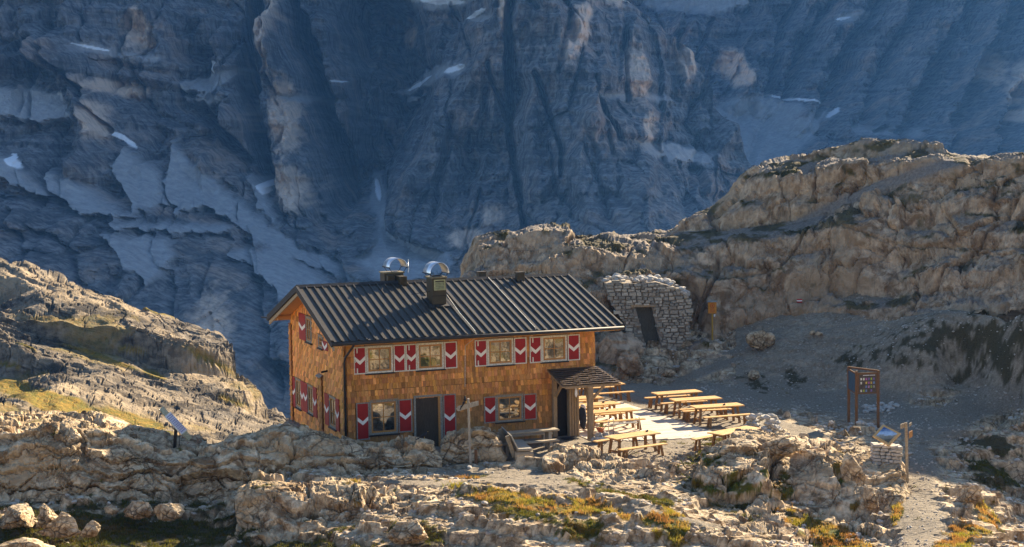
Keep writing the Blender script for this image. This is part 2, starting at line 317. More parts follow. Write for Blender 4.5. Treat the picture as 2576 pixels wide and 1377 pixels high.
wz = nz + .6 * np.stack([fbm(nz * .8, 4, seed=8), fbm(nz * .8 + 9, 4, seed=9), 0 * GX], -1)
f1, f2, idc, fa = worley(wz * np.array([.8, 1.3, 1]), 21, True); rg += .2 * (idc - .5) + .2 * fa - .2 * (1 - sstep(0, .08, f2 - f1))
f1, f2, idc, fa = worley(wz * np.array([2.6, 4., 1]), 22, True); rg += .03 * (idc - .5) + .05 * fa - .04 * (1 - sstep(0, .08, f2 - f1))
hb_ = (GZ + rg * rough) + .05 * GX + .12 * fbm(nz * .6, 3, seed=18); rg = rg + near * .85 * ((terr(hb_, 1 / .42, .72) - hb_) + .5 * (terr(hb_ + .2, 1 / .17, .6) - hb_ - .2))
GZ2 = GZ + rg * rough * np.where(near, .85, 2.6) + .02 * fbm(nz * 6, 3, seed=4) + .05 * grass * fbm(nz * 4, 2, seed=14)
GP[..., 2] = GZ2
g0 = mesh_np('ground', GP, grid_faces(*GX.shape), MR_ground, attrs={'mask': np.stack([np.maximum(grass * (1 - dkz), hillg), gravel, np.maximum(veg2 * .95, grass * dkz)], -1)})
tag(g0, kind='structure')
def gz(X, Y):
    i = np.clip(np.searchsorted(ys, Y) - 1, 0, len(ys) - 2); j = np.clip(np.searchsorted(xs, X) - 1, 0, len(xs) - 2)
    a = (Y - ys[i]) / (ys[i + 1] - ys[i]); b = (X - xs[j]) / (xs[j + 1] - xs[j])
    return (GZ2[i, j] * (1 - a) * (1 - b) + GZ2[i + 1, j] * a * (1 - b) + GZ2[i, j + 1] * (1 - a) * b + GZ2[i + 1, j + 1] * a * b)
# broad valley floor far below
vf = mesh_np('valley_floor', [(-3000, 60, -160), (3000, 60, -160), (3000, 5000, -160), (-3000, 5000, -160)], [(0, 1, 2, 3)], MR_cliff); tag(vf, kind='structure')

# ------------------------------------------------------------------ near outcrops
def outcrop(name, label, cat, curves, u0, u1, nu, rows, mat=MR_near, grass=(), topg=.0, dip=0., dz=-.10, **kw):
    P = loft(curves, u0, u1, nu, rows); P[..., 2] += dz; N = outnorm(P)
    e = sstep(0, .04, np.linspace(0, 1, nu)) * sstep(0, .04, np.linspace(1, 0, nu))
    P = rock_detail(P, N, fade=.25 + .75 * e[None, :], dip=dip, **kw)
    N2 = outnorm(P); x, y = proj(P); ne = .25 * fbm(P * .9, 4, seed=5) + .14 * fbm(P * 3, 3, seed=6)
    g = sstep(.42, .56, blobs(x, y, grass) * .45 + 2.4 * ne + .9 * fbm(P * 1.3, 4, .65, seed=15) + .02) if grass else np.zeros(x.shape)
    g = np.maximum(g, topg * sstep(.75, .92, N2[..., 2]) * sstep(.02, .15, ne))
    o = mesh_np(name, P, grid_faces(*x.shape), mat, attrs={'mask': np.stack([g, 0 * g, .6 * sstep(.05, .3, fbm(P * .4, 3, seed=77))], -1)})
    if cat == 'S': tag(o, kind='structure')
    else: tag(o, label, cat)
    return o, P
surf = {}
_, surf['wall'] = outcrop('rock_outcrop', 'long pale rock ledge running from the left edge to the wooden cross', 'rock outcrop', [
    [(-100, 1262, 57), (300, 1262, 57.5), (500, 1262, 58), (700, 1250, 58.5), (900, 1225, 59), (1050, 1210, 59.7), (1112, 1190, 60)],
    [(-100, 1200, 57.2), (300, 1215, 57.8), (600, 1205, 58.4), (800, 1180, 58.9), (1000, 1165, 59.6), (1112, 1165, 60)],
    [(-100, 1140, 57.8), (300, 1150, 58.2), (600, 1150, 58.9), (800, 1130, 59.4), (1000, 1130, 60), (1112, 1155, 60.2)],
    [(-100, 1085, 58.7), (100, 1085, 58.9), (250, 1087, 59.1), (420, 1117, 59.5), (560, 1112, 60), (650, 1088, 60.3), (800, 1098, 60.4), (900, 1112, 60.4), (1000, 1114, 60.6), (1090, 1118, 60.7), (1112, 1150, 60.6)],
    [(-100, 1062, 61.2), (100, 1065, 61.2), (250, 1072, 61.2), (420, 1105, 61.2), (560, 1088, 61.6), (650, 1070, 61.8), (750, 1072, 61.8), (850, 1086, 61.7), (900, 1097, 61.5), (1000, 1106, 61.4), (1090, 1107, 61.3), (1112, 1152, 61)],
    [(-100, 1075, 63), (250, 1082, 63), (420, 1118, 62.5), (650, 1078, 63.4), (850, 1100, 62.8), (1000, 1122, 62.3), (1112, 1160, 61.6)],
    [(-100, 1150, 64), (1112, 1200, 62.2)]], -100, 1112, 430, [16, 22, 26, 26, 12, 8], dip=.06, topg=.3, dz=-.05, strat=1.4, grass=[(780, 1066, 50, 6, 0)])
_, surf['hump'] = outcrop('rock_outcrop', 'low rounded rock hump behind the left end of the long pale ledge', 'rock outcrop', [
    [(-100, 1110, 61.5), (300, 1110, 61.5), (520, 1118, 61.5)],
    [(-100, 1080, 63), (120, 1070, 63), (300, 1085, 63), (520, 1108, 63)],
    [(-100, 1065, 65), (60, 1055, 65), (160, 1040, 65), (250, 1050, 65), (340, 1082, 65), (440, 1096, 65), (520, 1104, 65)],
    [(-100, 1062, 67), (60, 1045, 67), (120, 1032, 67), (200, 1028, 67), (260, 1040, 67), (340, 1078, 67), (440, 1094, 67), (520, 1102, 67)],
    [(-100, 1085, 69), (160, 1060, 69), (340, 1095, 69), (520, 1120, 69)], [(-100, 1250, 71), (520, 1250, 71)]], -100, 520, 240, [14, 14, 14, 8, 8], dip=.1, topg=.8, big=.3)
_, surf['low'] = outcrop('rock_outcrop', 'broad pale rock face with flat lit top below the long ledge', 'rock outcrop', [
    [(590, 1365, 54), (650, 1400, 52), (800, 1440, 51), (1000, 1440, 50.5), (1210, 1430, 50.5)],
    [(590, 1300, 54.5), (650, 1310, 53.6), (800, 1350, 52.5), (1000, 1355, 52.2), (1210, 1360, 51.8)],
    [(590, 1260, 54.8), (640, 1245, 54.8), (760, 1250, 54.2), (1000, 1275, 53.4), (1210, 1310, 52.8)],
    [(590, 1245, 55.2), (640, 1215, 55.6), (760, 1208, 55.7), (900, 1215, 55.5), (1050, 1228, 55), (1210, 1270, 54)],
    [(590, 1250, 56.2), (640, 1213, 57), (900, 1206, 57.6), (1100, 1218, 57), (1210, 1255, 56)], [(590, 1290, 57), (900, 1240, 58.8), (1210, 1290, 57)]], 590, 1210, 260, [20, 24, 22, 16, 6], topg=.5, grass=[(880, 1213, 30, 7, 0), (1110, 1262, 35, 12, 0), (1060, 1330, 60, 30, 0), (960, 1390, 200, 18, 0), (650, 1226, 50, 6, -10)])
outcrop('rock_outcrop', 'tall square-topped grey rock block standing between the wooden cross and the log bench', 'rock outcrop', [
    [(1108, 1180, 60.9), (1200, 1185, 61), (1285, 1180, 61)], [(1108, 1150, 61.1), (1200, 1150, 61.1), (1285, 1165, 61.2)],
    [(1108, 1120, 61.4), (1128, 1092, 61.5), (1160, 1088, 61.5), (1185, 1082, 61.5), (1215, 1078, 61.6), (1245, 1084, 61.6), (1262, 1108, 61.6), (1285, 1160, 61.4)],
    [(1108, 1115, 61.9), (1128, 1086, 62.2), (1160, 1084, 62.3), (1185, 1070, 62.3), (1215, 1066, 62.4), (1245, 1074, 62.4), (1262, 1100, 62.2), (1285, 1160, 61.7)],
    [(1108, 1130, 62.4), (1200, 1090, 63), (1285, 1170, 62.2)], [(1108, 1190, 62.6), (1285, 1190, 62.5)]], 1108, 1285, 110, [14, 26, 12, 8, 6], big=.15, blk=.13)
_, surf['slab'] = outcrop('rock_outcrop', 'sloping cracked rock slab between the log bench and the front picnic table', 'rock outcrop', [
    [(1365, 1200, 58.6), (1450, 1245, 56.5), (1550, 1252, 56), (1665, 1255, 56.3)],
    [(1365, 1175, 59.6), (1400, 1165, 59.4), (1450, 1180, 58.6), (1550, 1205, 57.8), (1665, 1225, 57.6)],
    [(1365, 1160, 60.3), (1400, 1133, 60.6), (1450, 1130, 60.5), (1520, 1152, 59.8), (1600, 1182, 59), (1665, 1215, 58.4)],
    [(1365, 1155, 61), (1400, 1113, 61.7), (1470, 1110, 61.7), (1550, 1133, 61), (1620, 1168, 60.3), (1665, 1205, 59.2)],
    [(1365, 1165, 61.6), (1430, 1125, 62.5), (1550, 1150, 61.8), (1665, 1215, 60)], [(1365, 1200, 62), (1665, 1240, 60.5)]], 1365, 1665, 170, [18, 20, 14, 8, 6], big=.15, blk=.16, topg=.2)
_, surf['right'] = outcrop('rock_outcrop', 'big rugged rock outcrop right of the tables with dark grassy clefts', 'rock outcrop', [
    [(1690, 1245, 57), (1800, 1310, 55), (1900, 1345, 54), (2050, 1395, 52.5), (2150, 1400, 52.5), (2240, 1350, 54.5), (2285, 1290, 57)],
    [(1690, 1215, 57.8), (1800, 1240, 57), (1900, 1270, 56.3), (2050, 1310, 55.5), (2150, 1320, 55.2), (2240, 1280, 56.5), (2285, 1250, 57.8)],
    [(1690, 1198, 58.5), (1780, 1160, 58.8), (1900, 1185, 58.3), (2050, 1210, 57.8), (2150, 1220, 57.6), (2240, 1210, 58.2), (2285, 1230, 58.4)],
    [(1690, 1190, 59), (1770, 1115, 60), (1850, 1090, 60.6), (1950, 1112, 60.4), (2050, 1122, 60), (2150, 1145, 59.5), (2240, 1168, 59.3), (2270, 1180, 59.3), (2285, 1222, 59)],
    [(1690, 1185, 60), (1770, 1104, 61.5), (1850, 1084, 62), (1950, 1092, 62), (2080, 1108, 61.9), (2200, 1138, 61.3), (2262, 1155, 60.7), (2285, 1215, 60)],
    [(1690, 1200, 61), (1850, 1100, 63.2), (2080, 1118, 63), (2285, 1225, 60.8)], [(1690, 1230, 61.5), (1850, 1150, 64), (2080, 1150, 63.8), (2285, 1240, 61)]], 1690, 2285, 300, [20, 26, 30, 18, 8, 6], big=.4, blk=.28, dip=-.1, strat=.15, zs=.5, dz=-.24,
    grass=[(1800, 1165, 60, 26, 10), (1870, 1215, 80, 45, 20), (2080, 1330, 190, 34, 15), (2110, 1190, 20, 60, 0), (1960, 1225, 40, 60, 20), (2125, 1135, 30, 14, 0), (1780, 1230, 80, 30, 20), (2150, 1280, 20, 40, 0)])

# ------------------------------------------------------------------ rock hill behind the hut (right); unseen crest past the edge raised for shade
P = loft([
    [(1100, 1000, 84), (1480, 1000, 82), (1500, 985, 82), (1600, 985, 82.5), (1700, 965, 84.5), (1830, 925, 86.5), (1900, 890, 87.2), (2100, 855, 85.5), (2300, 815, 82.5), (2576, 785, 80), (2640, 770, 79), (2800, 770, 79.0), (3150, 790, 76)],
    [(1100, 900, 86), (1400, 920, 84), (1500, 890, 84), (1600, 895, 85.6), (1680, 892, 87.3), (1760, 880, 88.0), (1830, 862, 88.8), (1900, 830, 89), (2100, 810, 87.5), (2300, 770, 84.3), (2576, 745, 81.4), (2640, 735, 80.5), (2800, 735, 80.5), (3150, 740, 77.5)],
    [(1100, 820, 88), (1400, 800, 87), (1500, 800, 87.6), (1600, 790, 88.3), (1740, 800, 88.9), (1800, 745, 89.6), (1900, 735, 90), (2100, 740, 89), (2300, 700, 86), (2576, 660, 83), (2640, 650, 82), (2800, 610, 82.0), (3150, 600, 78.5)],
    [(1100, 740, 90), (1130, 705, 90), (1190, 688, 90.3), (1400, 690, 90.5), (1560, 704, 90), (1740, 705, 90.2), (1800, 690, 90.8), (1900, 670, 91), (2100, 660, 90.6), (2300, 610, 87.5), (2576, 570, 84.6), (2640, 560, 83.5), (2800, 470, 83.5), (3150, 450, 80)],
    [(1100, 735, 91), (1175, 692, 91.5), (1205, 625, 93), (1350, 602, 93.2), (1560, 618, 93.2), (1700, 632, 93.2), (1800, 622, 93.4), (1900, 600, 93.2), (2100, 575, 92.2), (2300, 515, 90), (2576, 480, 86.2), (2640, 480, 85), (2800, 340, 85.0), (3150, 330, 81.5)],
    [(1100, 733, 92), (1160, 688, 93), (1195, 614, 95.5), (1350, 595, 96), (1560, 603, 98), (1690, 590, 98.5), (1800, 588, 96.5), (1950, 570, 95.6), (2100, 535, 94.6), (2250, 470, 92.8), (2400, 440, 90.2), (2576, 455, 87.6), (2640, 460, 86), (2800, 310, 86.0), (3150, 300, 83)],
    [(1100, 733, 94), (1160, 688, 95), (1195, 612, 97.5), (1350, 594, 98), (1560, 601, 101), (1685, 584, 101), (1705, 556, 99.6), (1790, 530, 99), (1850, 490, 98.2), (1950, 460, 97), (2100, 430, 96.2), (2250, 405, 94), (2400, 404, 91.4), (2576, 412, 88.6), (2640, 415, 87), (2800, 275, 87.0), (3150, 270, 84.5)],
    [(1100, 735, 97), (1160, 690, 98), (1195, 613, 99.5), (1350, 595, 100), (1560, 600, 103.5), (1687, 578, 103), (1700, 550, 102), (1790, 522, 102), (1850, 472, 101.3), (1900, 420, 100.6), (1960, 396, 100), (2050, 362, 99.4), (2160, 352, 98.8), (2300, 353, 96.5), (2370, 358, 95), (2400, 384, 93.5), (2576, 392, 90), (2640, 400, 88), (2800, 262, 88.0), (3150, 262, 86)],
    [(1100, 760, 101), (1350, 640, 110), (1700, 600, 112), (1960, 440, 110), (2300, 400, 108), (2640, 420, 100), (3150, 250, 98)],
    [(1100, 900, 108), (3150, 800, 130)]], 1100, 3150, 740, [14, 26, 26, 28, 16, 34, 22, 10, 6]); 
N = outnorm(P)
zz = P[..., 2]; d = np.zeros(zz.shape)
Wp = P * np.array([1, 1, .38]) + .5 * fbm(P * .5, 3, seed=51)[..., None]
d += 1.5 * fbm(P * .13, 3, seed=50) + .22 * fbm(Wp * .7, 5, .6, seed=52, ridged=True)
Wq = Wp + .9 * np.stack([fbm(P * .4, 4, seed=58), fbm(P * .4 + 9, 4, seed=59), .5 * fbm(P * .4 + 5, 4, seed=60)], -1)
f1, f2, ii, fa = worley(Wq * np.array([.32, .32, .6]), 53, True); d += .5 * (ii - .5) + .35 * fa - .16 * (1 - sstep(0, .07, f2 - f1))
f1, f2, ii, fa = worley(Wq * np.array([1.2, 1.2, 1.6]), 54, True); d += .10 * (ii - .5) + .10 * fa
d += .13 * fbm(Wp * 3.5, 4, .6, seed=57, ridged=True)
tz = zz + .35 * fbm(P * .3, 3, seed=55) - .08 * P[..., 0]; d += .5 * (terr(tz, .55) - tz) * .8
x, y = proj(P); nch = sstep(.1, .8, blobs(x, y, [(1650, 815, 120, 100, 0)])); P[..., 1] += 1.5 * nch; d = d * (1 - .75 * nch)
# trail climbing diagonally across the face, gullies
def pline(x, y, pts):
    D = np.full(x.shape, 1e9)
    for (ax, ay), (bx, by) in zip(pts[:-1], pts[1:]):
        t = np.clip(((x - ax) * (bx - ax) + (y - ay) * (by - ay)) / ((bx - ax) ** 2 + (by - ay) ** 2), 0, 1)
        D = np.minimum(D, np.hypot(x - ax - t * (bx - ax), y - ay - t * (by - ay)))
    return D
trail = pline(x, y, [(1700, 590), (1780, 588), (1900, 583), (2020, 560), (2120, 512), (2200, 470), (2300, 440), (2420, 400)])
tr = 1 - sstep(7, 22, trail)
gul = (1 - sstep(0, 9, pline(x, y, [(1805, 640), (1800, 710), (1770, 760), (1755, 830)])) + .8 * (1 - sstep(0, 7, pline(x, y, [(2576, 470), (2450, 620), (2330, 730)])))
       + .6 * (1 - sstep(0, 5, pline(x, y, [(2330, 605), (2240, 600), (2170, 660), (2120, 730)]))) + .5 * (1 - sstep(0, 5, pline(x, y, [(2140, 595), (2330, 605), (2576, 622)]))) + .5 * (1 - sstep(0, 6, pline(x, y, [(2080, 540), (1960, 680), (1800, 690)]))))
crest = 1 - .6 * np.clip(np.linspace(0, 1, P.shape[0]) * 4 - 3, 0, 1)[:, None]
P = P + N * ((d * (1 - .8 * tr)) * crest - .6 * gul)[..., None]
N2 = outnorm(P)
nn = fbm(P * .5, 4, seed=61)
veg = sstep(.1, .28, fbm(P * .55, 4, .6, seed=62) + .25 * sstep(.62, .95, N2[..., 2]) - .12) * sstep(.5, .8, N2[..., 2])
veg = np.maximum(veg * .8, sstep(.3, .5, blobs(x, y, [(1960, 440, 70, 10, -5), (2290, 475, 30, 12, 0), (2530, 468, 60, 8, 0), (2450, 455, 60, 6, 0), (2000, 585, 40, 6, 0), (1750, 583, 45, 5, 0)]) * .5 + nn))
grv = np.maximum(tr, .9 * sstep(.8, .95, N2[..., 2]))
o = mesh_np('rock_hill', P, grid_faces(*x.shape), MR_cliff, attrs={'mask': np.stack([veg, grv, .5 * sstep(0, .25, fbm(P * .2, 3, seed=63))], -1)}); tag(o, kind='structure')
HILLP = P
# low sunlit rocks just behind the ridge of the roof
# ------------------------------------------------------------------ left hill
P = loft([
    [(-150, 1250, 95), (400, 1250, 95), (760, 1200, 100)],
    [(-150, 1080, 135), (250, 1090, 140), (500, 1110, 145), (760, 1095, 160)],
    [(-150, 1000, 165), (0, 1005, 168), (250, 1030, 170), (450, 1060, 175), (600, 1075, 180), (760, 1080, 187)],
    [(-150, 870, 195), (0, 880, 195), (156, 905, 196), (300, 930, 198), (450, 970, 200), (600, 1010, 205), (700, 1050, 212), (760, 1070, 214)],
    [(-150, 800, 205), (0, 802, 205), (78, 815, 205), (156, 845, 206), (234, 860, 207), (331, 878, 208), (468, 884, 210), (518, 901, 212), (585, 923, 214), (615, 945, 214), (700, 1018, 215), (760, 1060, 215)],
    [(-150, 740, 208), (0, 745, 208), (136, 782, 208), (234, 805, 209), (312, 818, 210), (400, 805, 213), (470, 805, 215), (560, 842, 218), (592, 885, 218), (600, 918, 217), (615, 942, 217), (700, 1014, 218), (760, 1056, 218)],
    [(-150, 690, 220), (0, 690, 222), (136, 722, 222), (312, 772, 222), (400, 782, 223), (470, 792, 223), (560, 822, 223), (590, 862, 222), (600, 910, 221), (615, 938, 221), (700, 1011, 221), (760, 1053, 221)],
    [(-150, 622, 237), (0, 628, 237), (80, 640, 236), (150, 660, 235), (200, 690, 234), (330, 740, 232), (420, 760, 230), (500, 786, 228), (560, 800, 226), (583, 835, 224), (593, 862, 223), (600, 906, 222), (615, 936, 222), (700, 1010, 222), (760, 1050, 222)],
    [(-150, 660, 260), (760, 1120, 245)], [(-150, 1200, 270), (760, 1300, 255)]], -750, 760, 760, [12, 26, 40, 36, 26, 26, 26, 8, 4])
N = outnorm(P); dipx = .33
Wp = np.stack([P[..., 0] * .35, P[..., 1] * .35, P[..., 2] + dipx * P[..., 0]], -1)
tz = Wp[..., 2] + 1.0 * fbm(P * .06, 4, seed=71)
d = 1.6 * fbm(P * .05, 4, seed=70) + .25 * (fbm(Wp * .55, 5, .6, seed=72, ridged=True) - .3)
# beds: alternate hard and soft layers standing out
lay = np.floor(tz * .8); hh = _hash(lay.astype(np.int64), lay.astype(np.int64) * 0, lay.astype(np.int64) * 0, 5) % 89 / 89.; fr = tz * .8 - lay
P[..., 2] += 1.0 * (terr(tz, 1 / 3.8, .78) - tz) + .7 * (terr(tz + .5, 1 / .95, .7) - tz - .5)
lay = np.floor(tz * 2.4); hh = _hash(lay.astype(np.int64), lay.astype(np.int64) * 0, lay.astype(np.int64) * 0, 6) % 89 / 89.; d += .25 * (hh - .5)
f1, f2, ii = worley(P * np.array([.3, .3, .2]) + .3 * fbm(P * .2, 3, seed=73)[..., None], 74); d += .3 * (ii - .5) - .35 * (1 - sstep(0, .05, f2 - f1))
f1, f2, ii = worley(P * np.array([.9, .9, 1.4]), 75); d += .18 * (ii - .5)
x, y = proj(P)
ne = .35 * fbm(P * .12, 4, .6, seed=76)
g = sstep(.3, .5, blobs(x, y, [(110, 1005, 210, 44, 17), (330, 1052, 140, 20, 18), (190, 1045, 60, 12, 10), (540, 915, 110, 12, 27), (330, 880, 70, 9, 12), (130, 670, 160, 6, 22), (400, 785, 60, 5, 20), (250, 895, 130, 9, 20), (60, 865, 60, 8, 20), (390, 940, 50, 10, 20), (580, 1010, 60, 9, 18), (20, 920, 60, 10, 10), (30, 1060, 70, 10, 0)]) * .5 + ne)
g = np.maximum(g, .55 * sstep(.12, .26, fbm(P * np.array([.05, .05, .12]), 5, .6, seed=79)) * (y > 780)); P = P + N * (d * (1 - .75 * g))[..., None]
o = mesh_np('left_hill', P, grid_faces(*x.shape), MR_hill, attrs={'mask': np.stack([g, 0 * g, .5 * sstep(.0, .3, fbm(P * .08, 3, seed=78))], -1)}); tag(o, kind='structure')
# ------------------------------------------------------------------ mountains
def mtn_mat(name):
    k = NM(name, .95, 0, .1); A, r, g, b = k.attr('mask'); v = k.mp((1, 1, 1))
    n1 = k.noise(v, .02, 5, .6); n2 = k.noise(k.mp((.05, .05, .012)), 3.5, 7, .7, .2); st = k.noise(k.mp((.006, .006, .09), (0, .03, 0)), 3., 6, .75, .15)
    base = k.mix(k.ramp(n2, [(.38, 0.), (.6, 1.)]), (.06, .06, .065), (.235, .225, .22))
    base = k.mix(k.ramp(st, [(.40, .6), (.52, 0.)]), base, (.06, .06, .065)); base = k.mix(k.ramp(st, [(.56, 0.), (.66, .55)]), base, (.30, .285, .27))
    wf = k.math('MULTIPLY', k.ramp(n1, [(.52, 0.), (.68, .55)]), k.ramp(n2, [(.35, .3), (.6, 1.)]))
    base = k.mix(wf, base, (.50, .34, .23)); base = k.mix(k.math('MULTIPLY', b, k.ramp(n2, [(.3, .45), (.55, 1.)])), base, (.72, .54, .40))
    scree = k.ramp(k.noise(k.mp((.03, .03, .02)), 6, 6, .7), [(.3, (.27, .27, .275)), (.7, (.44, .435, .43))])
    base = k.mix(k.math('MULTIPLY', g, .95), base, scree); base = k.mix(r, base, (.88, .9, .93))
    h = k.math('ADD', k.math('MULTIPLY', st, .8), n2); k.bump(h, 3., .9); return k.out(base)
MM = mtn_mat('mountain_rock')
def polymask(x, y, polys, nz=0):
    out = np.full(x.shape, -99.)
    for pl in polys:
        ins = np.zeros(x.shape, bool)
        for (x1, y1), (x2, y2) in zip(pl, pl[1:] + pl[:1]):
            if y1 != y2: ins ^= ((y1 > y) != (y2 > y)) & (x < (x2 - x1) * (y - y1) / (y2 - y1) + x1)
        out = np.maximum(out, np.where(ins, 1, -1) * pline(x, y, pl + pl[:1]))
    return out
def mountain(name, us, vs_of, Y0, feats, scree, snow, tan, seed, amp=1., back=None):
    """wall of rock: rows run up the face; vs_of(t) gives the row, Y0(u,v) its distance"""
    U, T = np.meshgrid(us, np.linspace(0, 1, vs_of[1])); V = vs_of[0](U, T)
    uvn = np.stack([U, V, 0 * U], -1)
    sc = sstep(-9, 9, polymask(U, V, scree) + 18 * fbm(uvn * .03, 5, .6, seed=seed + 9))
    D = Y0(U, V); P = at(U, V, D); d = 0 * U
    WX = U + 14 * fbm(np.stack([U, V, 0 * U], -1) * .012, 4, seed=seed + 5); WV = V + 8 * fbm(np.stack([U, V, 0 * U], -1) * .012, 4, seed=seed + 6)
    for pts, wd, am, pw in feats: d = d + am * (1 - np.clip(pline(WX, WV, pts) / wd, 0, 1)) ** pw
    Q = P * np.array([1, .3, 1])
    rn = amp * (70 * fbm(Q * .006 * np.array([1, 1, .45]), 4, seed=seed) + 26 * (fbm(Q * .022 * np.array([1, 1, .3]), 5, .6, seed=seed + 1, ridged=True) - .4) + 7 * (fbm(Q * .09 * np.array([1, 1, .25]), 4, .6, seed=seed + 2, ridged=True) - .4))
    tz = P[..., 2] + 10 * fbm(Q * .01, 3, seed=seed + 3) + .04 * P[..., 0]
    rn += amp * 1.1 * ((terr(tz, 1 / 34.) - tz) * .6 + (terr(tz + 7, 1 / 9.) - tz - 7) * .7)
    f1, f2, ii = worley(Q * np.array([.03, .02, .01]) + .3 * fbm(Q * .02, 3, seed=seed + 7)[..., None], seed); rn += amp * (16 * (ii - .5) - 9 * (1 - sstep(0, .12, f2 - f1)))
    d = d * (1 - .4 * sc) + rn * (1 - .85 * sc)
    # d > 0 stands out towards the viewer
    P[..., 1] -= d
    ne = .5 * fbm(np.stack([U, V, 0 * U], -1) * .05, 4, .6, seed=seed + 11)
    sn = sstep(.35, .5, blobs(U, V, snow) * .6 + ne * .5) if snow else 0 * U
    tn = sstep(.2, .8, blobs(U, V, tan) * .8 + ne) if tan else 0 * U
    if back is not None:
        A = P[-1:].copy(); B = A.copy(); B[..., 1] += back; B[..., 2] -= back * .5; P = np.concatenate([P, B]); sn, sc, tn = [np.concatenate([q, q[-1:]]) for q in (sn, sc, tn)]
    o = mesh_np(name, P, grid_faces(*P.shape[:2]), MM, attrs={'mask': np.stack([sn, sc, tn], -1)}); tag(o, kind='structure')
    return o
top_u = [-500, 1500, 1530, 1600, 1640, 1680, 1740, 1775, 1792, 1800, 1825, 1850, 1870, 1893, 1900, 1910]
top_v = [-1500, -1500, -8, 12, 36, 66, 118, 160, 190, 262, 300, 312, 362, 405, 440, 620]
top_v2 = [-1000, -620, -8, 12, 36, 66, 118, 160, 190, 262, 300, 312, 362, 405, 440, 620]  # unseen top above the view carried high so it shades the valley
def rows_c(U, T):
    tv = np.interp(U, top_u, top_v2); a = 1180
    return np.where(T < .9, a + (np.maximum(tv, -12) - a) * T / .9, np.maximum(tv, -12) + (tv - np.maximum(tv, -12)) * (T - .9) / .1)
def Y_c(U, V):
    y = np.interp(V, [-900, 0, 250, 450, 560, 700, 900, 1180], [1290, 1150, 1060, 960, 880, 760, 640, 540])
    left = np.interp(U, [-500, 0, 300, 640, 900, 1100, 1400, 1700, 1910], [-160, -110, -60, 20, 130, 60, 0, 20, 80])
    return y + left * sstep(1000, 500, V) if False else y + left * (1 - sstep(500, 1000, V))
